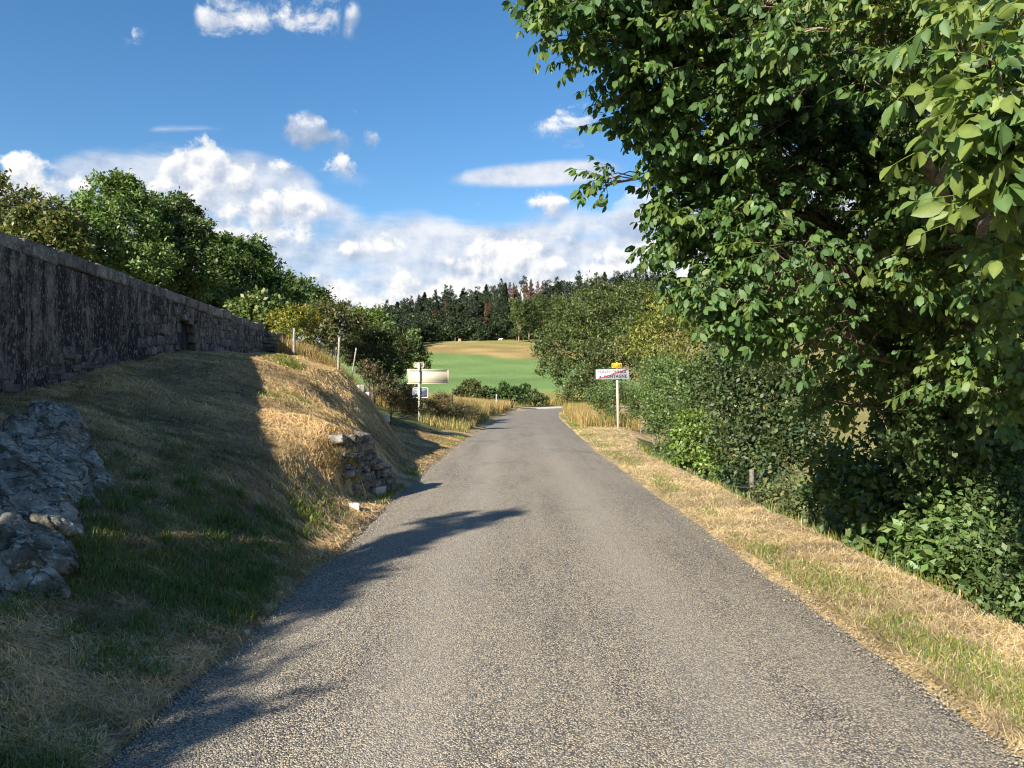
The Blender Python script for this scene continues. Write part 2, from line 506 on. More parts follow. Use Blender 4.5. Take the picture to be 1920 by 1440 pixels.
def mat_stone(name, dark, pale, lichen=0.5, scale=3.0, crack=0.0):
    m, q, out = new_mat(name)
    p = pos(q)
    oi = q.node('ShaderNodeObjectInfo')
    p2 = q.vmath('ADD', p, q.vmath('SCALE', (13.0, 7.0, 5.0), scale=oi.outputs['Random']))
    n = q.noise(p2, scale, 6.0, 0.65); b = q.noise(p2, scale * 6, 5.0, 0.7); l = q.noise(p2, scale * 3.5, 4.0, 0.6)
    c = q.mix(q.remap(n, 0.35, 0.65), dark, pale)
    c = q.mix(q.remap(b, 0.56, 0.66, 0.0, 0.85), c, tuple(x * 0.22 for x in dark))
    c = q.mix(q.math('MULTIPLY', q.remap(l, 0.55, 0.66), lichen), c, (0.52, 0.54, 0.50))
    hgt = q.math('ADD', n, q.math('MULTIPLY', b, 0.6))
    if crack:
        w = q.vmath('ADD', q.vmath('MULTIPLY', p2, (1.6, 1.2, 0.35)), q.vmath('SCALE', q.noise(p2, 2.2, 5.0, out=1), scale=0.9))
        e = q.voronoi(w, 2.2, 'DISTANCE_TO_EDGE', 'Distance')
        c = q.mix(q.remap(e, 0.022, 0.0, 0.0, crack), c, (0.022, 0.022, 0.018))
        c = q.mix(q.remap(q.noise(p2, 2.4, 5.0), 0.56, 0.66, 0.0, 0.6), c, (0.05, 0.055, 0.022))
        hgt = q.math('ADD', hgt, q.math('MULTIPLY', q.remap(e, 0.0, 0.05), 0.8))
    tone = q.remap(oi.outputs['Random'], 0.0, 1.0, 0.72, 1.22, smooth=False)
    cc = q.node('ShaderNodeCombineColor')
    for i in range(3): q.put(cc.inputs[i], tone)
    principled(q, out, q.mix(1.0, c, cc.outputs[0], 'MULTIPLY'), 0.92, hgt, 0.9, 0.04, spec=0.15)
    return m


M_GROUND = mat_ground()
M_ROAD = mat_road()
M_TRACK = mat_plain('pale_gravel', (0.52, 0.45, 0.36), 0.95, 0.2, 4.0, 0.4)
M_RENDER = mat_render()
M_WALLSTONE = mat_stone('wall_stone', (0.06, 0.058, 0.056), (0.20, 0.18, 0.155), 0.3, 4.0)
M_COPING = mat_stone('coping_stone', (0.085, 0.08, 0.077), (0.24, 0.22, 0.195), 0.35, 5.0)
M_ROCK = mat_stone('limestone', (0.125, 0.112, 0.082), (0.36, 0.335, 0.27), 0.8, 5.0, 0.85)
M_DRYSTONE = mat_stone('shaded_limestone', (0.10, 0.095, 0.085), (0.29, 0.275, 0.245), 0.6, 8.0)  # stone greys darkened for the shade in the cut
M_WHITESTONE = mat_stone('white_limestone', (0.45, 0.42, 0.38), (0.70, 0.66, 0.60), 0.5, 6.0)
M_BARK = mat_plain('bark', (0.14, 0.115, 0.09), 0.95, 0.45, 14.0, 0.8)
M_TWIG = mat_plain('twig_bark', (0.26, 0.20, 0.14), 0.9, 0.3, 20.0, 0.5)
M_POST = mat_plain('weathered_wood', (0.27, 0.245, 0.215), 0.95, 0.35, 18.0, 0.6)
M_SHADEPOST = mat_plain('shaded_post_wood', (0.15, 0.135, 0.12), 0.95, 0.4, 18.0, 0.6)  # post wood darkened to stand in for shade under the elder
M_DARKWOOD = mat_plain('dark_boards', (0.022, 0.026, 0.032), 0.8, 0.4, 9.0, 0.3)
M_CREAM = mat_plain('cream_paint', (0.50, 0.45, 0.335), 0.5, 0.06, 3.0, 0.03)
M_CREAMPOLE = mat_plain('cream_pole_paint', (0.58, 0.53, 0.40), 0.5, 0.08, 4.0, 0.03)
M_WHITE = mat_plain('white_sign_film', (0.62, 0.64, 0.69), 0.45, 0.04, 4.0, 0.02)
M_BLACK = mat_plain('black_sign_print', (0.012, 0.012, 0.014), 0.5, 0.1, 4.0, 0.0)
M_RED = mat_plain('red_sign_print', (0.50, 0.03, 0.025), 0.5, 0.08, 4.0, 0.0)
M_YELLOW = mat_plain('yellow_sign_film', (0.85, 0.47, 0.01), 0.45, 0.05, 4.0, 0.02)
M_ALU = mat_plain('galvanised_metal', (0.24, 0.265, 0.31), 0.5, 0.3, 5.0, 0.1, 0.15)
M_CONCRETE = mat_plain('concrete', (0.40, 0.38, 0.35), 0.95, 0.2, 16.0, 0.4)
M_WIRE = mat_plain('rusty_wire', (0.20, 0.17, 0.15), 0.6, 0.3, 8.0, 0.1, 0.6)
M_COW = mat_plain('white_hide', (0.72, 0.68, 0.60), 0.9, 0.1, 3.0, 0.1)
M_PINKWOOD = mat_plain('reddish_boards', (0.50, 0.31, 0.22), 0.9, 0.2, 6.0, 0.2)
M_LEAF = foliage_mat('leaf', 0.34, 0.03, 0.55, 0.22)
M_WALNUT = foliage_mat('walnut_leaf', 0.42, 0.025, 0.55, 0.16)
M_FARLEAF = foliage_mat('crown_leaf', 0.28, 0.03, 0.5, 0.3)
M_GRASS = foliage_mat('grass_blade', 0.30, 0.03, 0.5, 0.2)
M_FRUIT = mat_plain('green_walnut_husk', (0.28, 0.40, 0.07), 0.6, 0.15, 20.0, 0.1)
M_BERRY = mat_plain('red_berries', (0.20, 0.018, 0.02), 0.4, 0.2, 40.0, 0.1)

# ------------------------------------------------------------------ the lie of the land
_XL = ([-30, 20, 27, 35, 50, 60, 70], [-1.75, -1.72, -1.5, -1.25, -0.8, -0.2, 0.4])
_XR = ([-30, 20, 27, 35, 50, 60, 70], [2.25, 2.28, 2.45, 2.6, 3.0, 3.6, 4.3])


def road_left(Y): return np.interp(Y, *_XL)
def road_right(Y): return np.interp(Y, *_XR)


LEFT = [  # distance ahead, then (metres left of the road edge, height)
    (-30, [(0, 0), (.5, .1), (2, .5), (4, 1.2), (30, 1.8)]),
    (3, [(0, 0), (.4, .06), (1.1, .27), (1.9, .6), (3, 1.0), (3.9, 1.3), (12, 1.5)]),
    (5, [(0, 0), (.3, .08), (1.0, .28), (1.75, .60), (3.25, 1.1), (4.25, 1.35), (12, 1.6)]),
    (7, [(0, 0), (.22, .10), (.5, .25), (1.0, .45), (1.95, .75), (3.25, 1.15), (4.25, 1.4), (12, 1.7)]),
    (8.5, [(0, 0), (.25, .08), (.6, .30), (1.0, .60), (2, .98), (3.5, 1.32), (4.5, 1.5), (12, 1.8)]),
    (10, [(0, 0), (.3, .08), (.6, .28), (.85, .54), (1.15, .84), (1.7, 1.08), (2.8, 1.27), (4.6, 1.62), (12, 1.9)]),
    (10.8, [(0, 0), (.4, .06), (.56, .12), (.68, .62), (.95, .92), (1.7, 1.15), (2.8, 1.35), (4.7, 1.72), (12, 2)]),
    (11.35, [(0, 0), (.3, .05), (.42, .12), (.55, .95), (1.0, 1.12), (1.7, 1.25), (2.8, 1.45), (4.75, 1.8), (12, 2)]),
    (12.5, [(0, 0), (.3, .05), (.42, .12), (.64, .66), (1.1, 1.02), (2, 1.40), (3, 1.66), (4.8, 2.0), (12, 2.3)]),
    (15, [(0, 0), (.3, .06), (.6, .28), (.9, .62), (1.3, 1.02), (2.2, 1.72), (3.5, 2.25), (5.1, 2.33), (12, 2.6)]),
    (17, [(0, 0), (.2, .04), (.6, .16), (.9, .42), (1.3, .88), (1.8, 1.42), (2.6, 2.05), (3.5, 2.4), (5.3, 2.45), (12, 2.65)]),
    (19.3, [(0, 0), (.3, .05), (.95, .2), (1.25, .6), (1.6, 1.15), (1.95, 1.62), (2.6, 2.15), (3.5, 2.48), (5.5, 2.55), (12, 2.7)]),
    (20.7, [(0, 0), (.3, .05), (1.3, .2), (1.8, .5), (2.4, 1.3), (3.0, 2.0), (3.8, 2.46), (5.6, 2.6), (12, 2.8)]),
    (22, [(0, 0), (.3, .05), (1, .13), (2.2, .35), (2.8, 1.0), (3.2, 1.95), (3.8, 2.5), (6, 2.68), (12, 2.9)]),
    (24.5, [(0, 0), (.3, .05), (1, .15), (2.3, .42), (3.1, .9), (4, 1.9), (5.2, 2.6), (6.2, 2.78), (14, 3)]),
    (27, [(0, 0), (.3, .05), (1, .17), (2, .42), (3.2, .65), (5, 1.4), (7, 2.3), (9, 2.7), (20, 3)]),
    (30, [(0, 0), (.3, .05), (1, .15), (2.2, .456), (3.5, .7), (6, 1.5), (9, 2.5), (20, 3)]),
    (40, [(0, 0), (.5, .05), (2, .3), (4, .6), (8, 1.4), (14, 2.3), (40, 3)]),
    (60, [(0, 0), (1, .05), (5, .5), (12, 1.2), (40, 2.5)]),
    (76, [(0, 0), (4, .1), (8, .3), (15, .6), (40, 1.5)]),
]
RIGHT = [
    (-30, [(0, 0), (1.0, .03), (1.2, -.03), (1.6, -.45), (2.2, -.8), (5, -1.1), (20, -1.6)]),
    (20, [(0, 0), (1.0, .03), (1.2, -.03), (1.6, -.45), (2.2, -.8), (5, -1.1), (20, -1.6)]),
    (26, [(0, 0), (1.5, .02), (1.8, -.03), (2.3, -.4), (3, -.7), (6, -1.1), (20, -1.6)]),
    (33, [(0, 0), (2.2, .0), (2.6, -.06), (3.2, -.3), (4, -.5), (8, -.9), (20, -1.3)]),
    (50, [(0, 0), (2.5, .02), (3, 0), (5, -.2), (10, -.4), (30, -.6)]),
    (70, [(0, 0), (10, 0), (30, 0)]),
]


def _prof(tab, u, Y):
    ys = np.array([t[0] for t in tab], float)
    Z = np.stack([np.interp(u, [p[0] for p in t[1]], [p[1] for p in t[1]]) for t in tab])
    k = np.clip(np.searchsorted(ys, Y) - 1, 0, len(ys) - 2)
    f = np.clip((Y - ys[k]) / (ys[k + 1] - ys[k]), 0, 1)
    idx = np.arange(len(u))
    return Z[k, idx] * (1 - f) + Z[k + 1, idx] * f


def land(X, Y, bumps=True):
    X = np.asarray(X, float); Y = np.asarray(Y, float)
    X, Y = np.broadcast_arrays(X, Y); shp = X.shape; X = X.ravel(); Y = Y.ravel()
    u = road_left(Y) - X; v = X - road_right(Y)
    z = np.where(u > 0, _prof(LEFT, np.maximum(u, 0), Y), np.where(v > 0, _prof(RIGHT, np.maximum(v, 0), Y), 0.0))
    base = np.interp(Y, [85, 100, 160, 220, 300], [0, .9, 5.5, 12.3, 21.8])
    hill = np.interp(Y, [300, 340, 450, 600, 1200], [0, 6, 31, 38, 30])
    hx = np.interp(X, [-400, -160, -92, -70, -40, 0, 60, 300, 600], [.2, .28, .42, .64, .90, 1.06, 1.16, 1.1, .8])
    zf = base + hill * hx + 0.05 * np.maximum(0, X - 15) * sstep(90, 160, Y) - 0.03 * np.maximum(0, -X - 12) * sstep(150, 260, Y)
    w = sstep(72, 96, Y)
    z = z * (1 - w) + zf * w
    if bumps:
        amp = np.clip(np.where(u > 0.3, 0.10 * np.clip(u - 0.3, 0, 1), np.where(v > 1.0, 0.05, 0.0)), 0, 0.1)
        z = z + amp * (fbm(xy3(X, Y, 1.3), 3, 3) + 0.5 * fbm(xy3(X, Y, 4.5), 2, 9)) * (Y < 70)
    inside = (u < 0) & (v < 0) & (Y < 78)
    z = np.where(inside, -0.05, z)
    return z.reshape(shp)


def lz(x, y): return float(land(np.array([x]), np.array([y]))[0])


def graded(lo, a, b, hi, step, grow):
    c = list(np.arange(a, b + 1e-6, step)); s = step
    x = b
    while x < hi:
        s *= grow; x += s; c.append(x)
    s = step; x = a
    while x > lo:
        s *= grow; x -= s; c.insert(0, x)
    return np.array(c)


STRAW = np.array([0.47, 0.335, 0.175]); GREEN = np.array([0.085, 0.15, 0.03]); SOIL = np.array([0.17, 0.115, 0.065])


def ground_colour(X, Y):
    n1 = fbm(xy3(X, Y, 0.55), 4, 21); n2 = fbm(xy3(X, Y, 2.2), 3, 31)
    u = road_left(Y) - X; v = X - road_right(Y)
    g = np.zeros(len(X))
    g = np.maximum(g, sstep(0.0, 0.35, n1 + 0.5 * n2 + 0.02) * (u > 0) * np.clip((12 - Y) / 5, 0, 1) * 0.5)
    g = np.maximum(g, 0.6 * np.exp(-((v - 0.3) / 0.22) ** 2) * (n2 > -0.12))
    c = STRAW * 0.9 + 0 * g[:, None]
    soil = sstep(0.05, 0.4, n2 - 0.2 * n1)[:, None]
    c = c * (1 - 0.55 * soil) + SOIL * 0.55 * soil
    c = c * (1 - g[:, None]) + GREEN * 0.9 * g[:, None]
    wild = ((u > 1.0) & (Y > 26) & (Y < 90)) | ((v > 1.3) & (Y < 30))
    c = np.where(wild[:, None], np.array([0.10, 0.105, 0.04]) + 0.05 * n1[:, None], c)
    meadow = (v > 6) & (Y < 90)
    c = np.where(meadow[:, None], np.array([0.24, 0.205, 0.075]) + 0.06 * n2[:, None], c)
    rt = (X > 20) & (Y >= 90)
    # the far fields: a mown strip, a green crop, a stubble rise
    edge = 214 - 0.9 * X + 22 * fbm(xy3(X, Y * .6, 0.05), 3, 5)
    nearstrip = 112 + 0.25 * X + 10 * fbm(xy3(X, Y, 0.05), 2, 6)
    far = Y > 84
    cf = np.where((Y < nearstrip)[:, None], np.array([0.20, 0.185, 0.06]), np.array([0.138, 0.215, 0.068]))
    cf = cf * (1 + 0.45 * fbm(xy3(X * .5, Y, 0.10), 4, 8)[:, None] + 0.05 * np.sin(Y * 1.6 - .5 * X)[:, None])
    fur = 0.5 + 0.5 * np.sin((Y * 0.95 + 0.35 * X + 3 * fbm(xy3(X, Y, 0.06), 2, 7)) * 0.9)
    tan = np.array([0.30, 0.215, 0.085]) * (0.82 + 0.3 * fur[:, None]) * (1 + 0.5 * fbm(xy3(X, Y * 2, 0.06), 3, 12)[:, None])
    tan = tan * (1 - 0.35 * sstep(0.05, .25, fbm(xy3(X, Y, 0.02), 2, 33))[:, None]) + np.array([0.12, 0.2, 0.05]) * 0.35 * sstep(0.05, .25, fbm(xy3(X, Y, 0.02), 2, 33))[:, None]
    tf = sstep(-7, 7, Y - edge)[:, None]
    cf = cf * (1 - tf) + tan * tf
    cf = np.where(rt[:, None] & (Y < 280)[:, None], np.array([0.22, 0.19, 0.07]) * (1 + 0.3 * fbm(xy3(X, Y, 0.1), 3, 15)[:, None]), cf)
    wood = (Y > 305 + 10 * fbm(xy3(X, Y, 0.05), 2, 13)) | ((X < -34) & (Y > 235))
    cf = np.where(wood[:, None], np.array([0.035, 0.045, 0.02]), cf)
    return np.clip(np.where(far[:, None], cf, c), 0.01, 0.9)


def build_ground():
    xs = graded(-900, -8, 5, 900, 0.15, 1.10); ys = graded(-40, 2, 24, 1300, 0.19, 1.04)
    X, Y = np.meshgrid(xs, ys); X = X.ravel(); Y = Y.ravel()
    Z = land(X, Y)
    n, m = len(xs), len(ys)
    i = np.arange(m - 1)[:, None] * n; j = np.arange(n - 1)[None]
    Q = np.stack([i + j, i + j + 1, i + n + j + 1, i + n + j], -1).reshape(-1, 4)
    me = make_mesh('ground', np.stack([X, Y, Z], 1), Q, M_GROUND, ground_colour(X, Y), smooth=True)
    link('ground', me, kind='structure')


def ribbon(name, C, W, z, mat, nacross=10, wob=0.0):
    C = np.asarray(C, float)
    d = np.concatenate([[0], np.cumsum(np.linalg.norm(np.diff(C, axis=0), axis=1))])
    s = np.concatenate([np.arange(0, min(d[-1], 60), 0.2), np.arange(min(d[-1], 60), d[-1], 1.0), [d[-1]]])
    # smooth the centre line
    P = np.stack([np.interp(s, d, C[:, 0]), np.interp(s, d, C[:, 1])], 1)
    for _ in range(30):
        P[1:-1] = 0.5 * P[1:-1] + 0.25 * (P[:-2] + P[2:])
    w = np.interp(s, d, W)
    t = np.gradient(P, axis=0); t /= np.linalg.norm(t, axis=1)[:, None]
    nrm = np.stack([t[:, 1], -t[:, 0]], 1)
    f = np.linspace(-1, 1, nacross + 1)
    wl = w / 2 + wob * fbm(xy3(s, 0 * s, 1.1), 4, 51); wr = w / 2 + wob * fbm(xy3(s, 0 * s + 9, 1.1), 4, 52)
    V = []
    for k in f:
        off = np.where(k < 0, k * wl, k * wr)
        q = P + nrm * off[:, None]
        zz = land(q[:, 0], q[:, 1], False)
        zz = np.where(zz < 0, 0, zz)
        V.append(np.stack([q[:, 0], q[:, 1], zz + z + 0.03 * (1 - k * k) - (0.03 if abs(k) == 1 else 0)], 1))
    V = np.stack(V, 1).reshape(-1, 3)
    n = nacross + 1; i = np.arange(len(s) - 1)[:, None] * n; j = np.arange(nacross)[None]
    Q = np.stack([i + j, i + j + 1, i + n + j + 1, i + n + j], -1).reshape(-1, 4)
    link(name, make_mesh(name, V, Q, mat, smooth=True), kind='structure')


build_ground()
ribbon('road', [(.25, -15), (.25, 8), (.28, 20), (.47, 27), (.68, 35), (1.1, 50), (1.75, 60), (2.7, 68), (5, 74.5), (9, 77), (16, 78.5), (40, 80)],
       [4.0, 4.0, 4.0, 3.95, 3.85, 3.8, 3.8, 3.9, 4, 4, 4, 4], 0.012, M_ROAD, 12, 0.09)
ribbon('gravel_track', [(1.6, 73.5), (3.4, 79.5), (7, 83), (14, 84.5), (40, 86)], [2.2, 5.5, 5.0, 4.5, 4.5], 0.02, M_TRACK, 6, 0.3)

# ------------------------------------------------------------------ the boundary wall on the left
WD0 = 9.5
WALL_TOP = EYE + 0.2115 * WD0
def wall_x(Y): return -0.5797 * WD0 - 0.086 * np.asarray(Y, float)
WALL_N, WALL_F = 2.38, 23.3
wdir = np.array([-0.086, 1.0]); wdir /= np.linalg.norm(wdir)
wnrm = np.array([wdir[1], -wdir[0]])       # towards the road


def stone_shape(w, h, d, seed, rough=0.16):
    """an irregular block centred at the origin: w along X, h along Z, d along Y, worn corners"""
    r = np.random.default_rng(seed)
    a = np.array([-1, -.62, .62, 1.0]); V = []; idx = {}
    for i, x in enumerate(a):
        for j, y in enumerate(a):
            for k, z in enumerate(a):
                edge = (abs(x) == 1) + (abs(y) == 1) + (abs(z) == 1)
                if edge == 0: continue
                p = np.array([x, y, z]); 
                if edge == 2: p = p * np.where(np.abs(p) == 1, 0.94, 1)
                if edge == 3: p = p * 0.84
                idx[(i, j, k)] = len(V); V.append(p)
    V = np.array(V)
    V = V * (1 + 0.0) + 0.9 * rough * np.stack([vnoise(V * 0.9 + r.random(3) * 50, s) for s in (1, 2, 3)], 1) * 2
    V = V + 0.10 * rough * r.normal(size=V.shape)
    Q = []
    def q(f):
        for i in range(3):
            for j in range(3):
                Q.append([idx[f(i, j)], idx[f(i + 1, j)], idx[f(i + 1, j + 1)], idx[f(i, j + 1)]])
    q(lambda i, j: (j, i, 0)); q(lambda i, j: (i, j, 3)); q(lambda i, j: (i, 0, j)); q(lambda i, j: (j, 3, i)); q(lambda i, j: (0, j, i)); q(lambda i, j: (3, i, j))
    return V * np.array([w / 2, d / 2, h / 2]), np.array(Q)


def frame_at(Y, z, proud=0.0):
    x = float(wall_x(Y)); return Matrix(((wdir[0], -wnrm[0], 0, x + wnrm[0] * proud), (wdir[1], -wnrm[1], 0, Y + wnrm[1] * proud), (0, 0, 1, z), (0, 0, 0, 1)))


def build_wall():
    root = thing('stone_wall', (float(wall_x(WALL_N)), WALL_N, 1.2), 'long high stone wall in grey flaking render on the left of the grass bank', 'wall')
    DOOR = (15.75, 16.95)

    def face_pts(Y, z, side):
        x = wall_x(Y)
        b = 0.03 * fbm(np.stack([x * 1.2, Y * 1.2, z * 1.2], 1), 4, 61) + 0.02 * fbm(np.stack([x * 5, Y * 5, z * 5], 1), 3, 62)
        off = (b if side == 0 else -0.48 + b)
        return np.stack([x + wnrm[0] * off, Y + wnrm[1] * off, z], 1)

    def slab(name, y0, y1, top, step=0.09, mat=M_RENDER):
        ys = np.linspace(y0, y1, max(3, int((y1 - y0) / step))); tz = np.linspace(0, 1, 30)
        Yg, Tg = np.meshgrid(ys, tz); Yf = Yg.ravel(); Tf = Tg.ravel()
        tp = top(Yf); base = land(wall_x(Yf) - 0.3, Yf, False) - 0.5
        z = base + (tp - base) * Tf
        A = face_pts(Yf, z, 0); B = face_pts(Yf, z, 1)
        n, m = len(ys), len(tz); i = np.arange(m - 1)[:, None] * n; j = np.arange(n - 1)[None]
        Q = np.stack([i + j, i + n + j, i + n + j + 1, i + j + 1], -1).reshape(-1, 4)
        N = n * m
        top_q = np.stack([(m - 1) * n + np.arange(n - 1), (m - 1) * n + N + np.arange(n - 1), (m - 1) * n + N + np.arange(1, n), (m - 1) * n + np.arange(1, n)], 1)
        e0 = np.stack([np.arange(m - 1) * n, np.arange(m - 1) * n + N, np.arange(1, m) * n + N, np.arange(1, m) * n], 1)
        e1 = np.stack([np.arange(m - 1) * n + n - 1, np.arange(1, m) * n + n - 1, np.arange(1, m) * n + N + n - 1, np.arange(m - 1) * n + N + n - 1], 1)
        return link(name, make_mesh(name, np.concatenate([A, B]), np.concatenate([Q, Q[:, ::-1] + N, top_q, e0, e1]), mat), root)

    flat = lambda Y: np.full_like(Y, WALL_TOP - 0.19) + 0.02 * np.sin(Y)
    slab('rendered_face', WALL_N, DOOR[0], flat)
    slab('rendered_face', DOOR[1], WALL_F, lambda Y: flat(Y) + 0)
    # over and behind the blocked opening
    ys = (DOOR[0], DOOR[1])
    door_top = 3.15
    V = []
    for off in (0.0, -0.48):
        for y in ys:
            for z in (door_top, WALL_TOP - 0.19):
                V.append([float(wall_x(y)) + wnrm[0] * off, y + wnrm[1] * off, z])
    Q = np.array([[0, 1, 3, 2], [4, 6, 7, 5], [0, 2, 6, 4], [1, 5, 7, 3]])
    link('lintel_wall', make_mesh('lintel_wall', V, Q, M_RENDER), root)
    # dark boards filling it, set back in the reveal
    dr = None
    base = 1.9
    for k in range(4):
        y0 = ys[0] + (ys[1] - ys[0]) * k / 4 + 0.012; y1 = ys[0] + (ys[1] - ys[0]) * (k + 1) / 4 - 0.012
        P = []
        for off in (-0.10 - 0.008 * (k % 2), -0.16):
            for y, z in ((y0, base), (y1, base), (y1, door_top + 0.02), (y0, door_top + 0.02)):
                P.append([float(wall_x(y)) + wnrm[0] * off, y + wnrm[1] * off, z])
        b = link('door_board', make_mesh('door_board', P, BOXQ, M_DARKWOOD), root)
    # leaning stone jamb on the far side of the opening
    jr = []
    for (y, z, w, h) in ((16.98, 2.30, .22, .30), (16.95, 2.55, .22, .26), (16.86, 2.79, .22, .26), (16.75, 2.98, .26, .2), (16.50, 3.12, .30, .14), (16.22, 3.17, .32, .12)):
        jr.append((y, z, w, h))
    stones = []
    for (y, z, w, h) in jr:
        stones.append((y, z, w, h, 0.03))
    # coping stones laid along the top
    y = WALL_N; k = 0
    while y < WALL_F - 0.1:
        L = min(random.uniform(0.7, 1.7), WALL_F - y)
        V, Q = stone_shape(L - 0.012, 0.20 + random.uniform(-.015, .02), 0.49 + random.uniform(-.015, .02), 1000 + k, 0.06)
        o = link('coping_stone', make_mesh('coping_stone', V, Q, M_COPING), root)
        o.matrix_parent_inverse = Matrix.Translation(-root.location)
        o.matrix_basis = frame_at(y + L / 2, WALL_TOP - 0.095 + random.uniform(-.03, .03), -0.235 + random.uniform(-.015, .015))
        y += L; k += 1
    # masonry showing: whole far half, a band along the foot, a few bare patches
    rr = random.Random(5)
    y_rows = []
    for (ya, yb, za, zb, keep) in ((12.6, 15.7, 0.0, 0.75, .8), (17.1, 23.2, 0.0, 1.3, .82), (8.6, 12.6, -0.1, 0.35, .75), (14.6, 15.7, 0.75, 1.2, .6)):
        z = za
        while z < zb:
            h = rr.uniform(0.12, 0.21); y = ya + rr.uniform(0, .2)
            while y < yb:
                w = rr.uniform(0.18, 0.46)
                if rr.random() < keep: y_rows.append((y + w / 2, z + h / 2 + rr.uniform(-.015, .015), w - .02, h - .018))
                y += w
            z += h
    for (yy, zz, w, h) in y_rows:
        g = lz(float(wall_x(yy)) + 0.3, yy)
        if g + zz + h / 2 < WALL_TOP - 0.25:
            stones.append((yy, g + zz + 0.02, w, h, rr.uniform(-0.012, 0.016)))
    rr.shuffle(stones)
    stones = stones[:290]
    shapes = [make_mesh('stone', *stone_shape(1, 1, 1, 2000 + s, 0.13), M_WALLSTONE) for s in range(14)]
    for i, (yy, zz, w, h, pr) in enumerate(stones):
        o = link('stone', shapes[i % 14], root)
        o.matrix_parent_inverse = Matrix.Translation(-root.location)
        o.matrix_basis = frame_at(yy, zz, pr - 0.072) @ Matrix.Rotation(rr.uniform(-.04, .04), 4, 'Y') @ Matrix.Diagonal((w, 0.16, h, 1))
    return root


stone_wall = build_wall()


def build_low_walls():
    """an unseen lower wall added to cast shade, and the return at the far end"""
    root = thing('added_low_wall', (-5.3, 2.3, 1.0), 'unseen lower wall added before the high rendered wall to shade the bank', 'wall')
    ys = np.linspace(-14, WALL_N - 0.01, 90); x = wall_x(ys)  # put in out of view to keep the near bank in shade
    V = []
    for off in (0.0, -0.45):
        for top in (0, 1):
            z = np.where(top, 2.80 + 0.03 * np.sin(ys * 3), 0.4)
            V.append(np.stack([x + off, ys, z], 1))
    V = np.concatenate(V); n = len(ys); i = np.arange(n - 1)
    Q = np.concatenate([np.stack([i, i + n, i + n + 1, i + 1], 1), np.stack([i + 2 * n, i + 2 * n + 1, i + 3 * n + 1, i + 3 * n], 1), np.stack([i + n, i + 3 * n, i + 3 * n + 1, i + n + 1], 1)])
    link('masonry', make_mesh('masonry', V, Q, M_RENDER), root)
    r2 = thing('wall_return', (float(wall_x(WALL_F)) - 0.2, WALL_F + 0.2, 2.7), 'short dark tumbled stone wall at the far end of the high wall beside yellow bushes', 'wall')
    ru = random.Random(12)
    a = at(480, 660, WALL_F + 0.15); b = at(523, 663, WALL_F + 1.1)
    shapes = [make_mesh('stone', *stone_shape(1, 1, 1, 2600 + s, 0.15), M_WALLSTONE) for s in range(8)]
    L = np.linalg.norm(b[:2] - a[:2]); ang = math.atan2(b[1] - a[1], b[0] - a[0])
    core = []
    V, Q = box(0, L, 0.05, 0.35, -0.5, 0.5)
    n = 12; 
    zt = lambda s: 0.83 - 0.10 * s / L - (0.25 if s > L * .93 else 0)
    z = -0.1
    while z < 0.85:
        h = ru.uniform(.10, .16); s = 0
        while s < L:
            w = ru.uniform(.14, .34)
            if z + h < zt(s) + .06:
                o = link('stone', shapes[ru.randrange(8)], r2); o.matrix_parent_inverse = Matrix.Translation(-r2.location)
                p = a[:2] + (b[:2] - a[:2]) * min(1, (s + w / 2) / L)
                o.matrix_basis = Matrix.Translation((p[0], p[1], 2.68 + z + h / 2)) @ Matrix.Rotation(ang + ru.uniform(-.06, .06), 4, 'Z') @ Matrix.Rotation(ru.uniform(-.05, .05), 4, 'Y') @ Matrix.Diagonal((w - .01, .42 + ru.uniform(-.05, .05), h - .008, 1))
            s += w
        z += h
    V, Q = box(0, L, 0.0, 0.3, 0, 1.25)
    Rm = np.array([[math.cos(ang), -math.sin(ang)], [math.sin(ang), math.cos(ang)]])
    V[:, :2] = V[:, :2] @ Rm.T + a[:2]; V[:, 2] += 2.1; V[:, 2] = np.minimum(V[:, 2], 3.38)
    link('core', make_mesh('core', V, Q, M_WALLSTONE), r2)


build_low_walls()

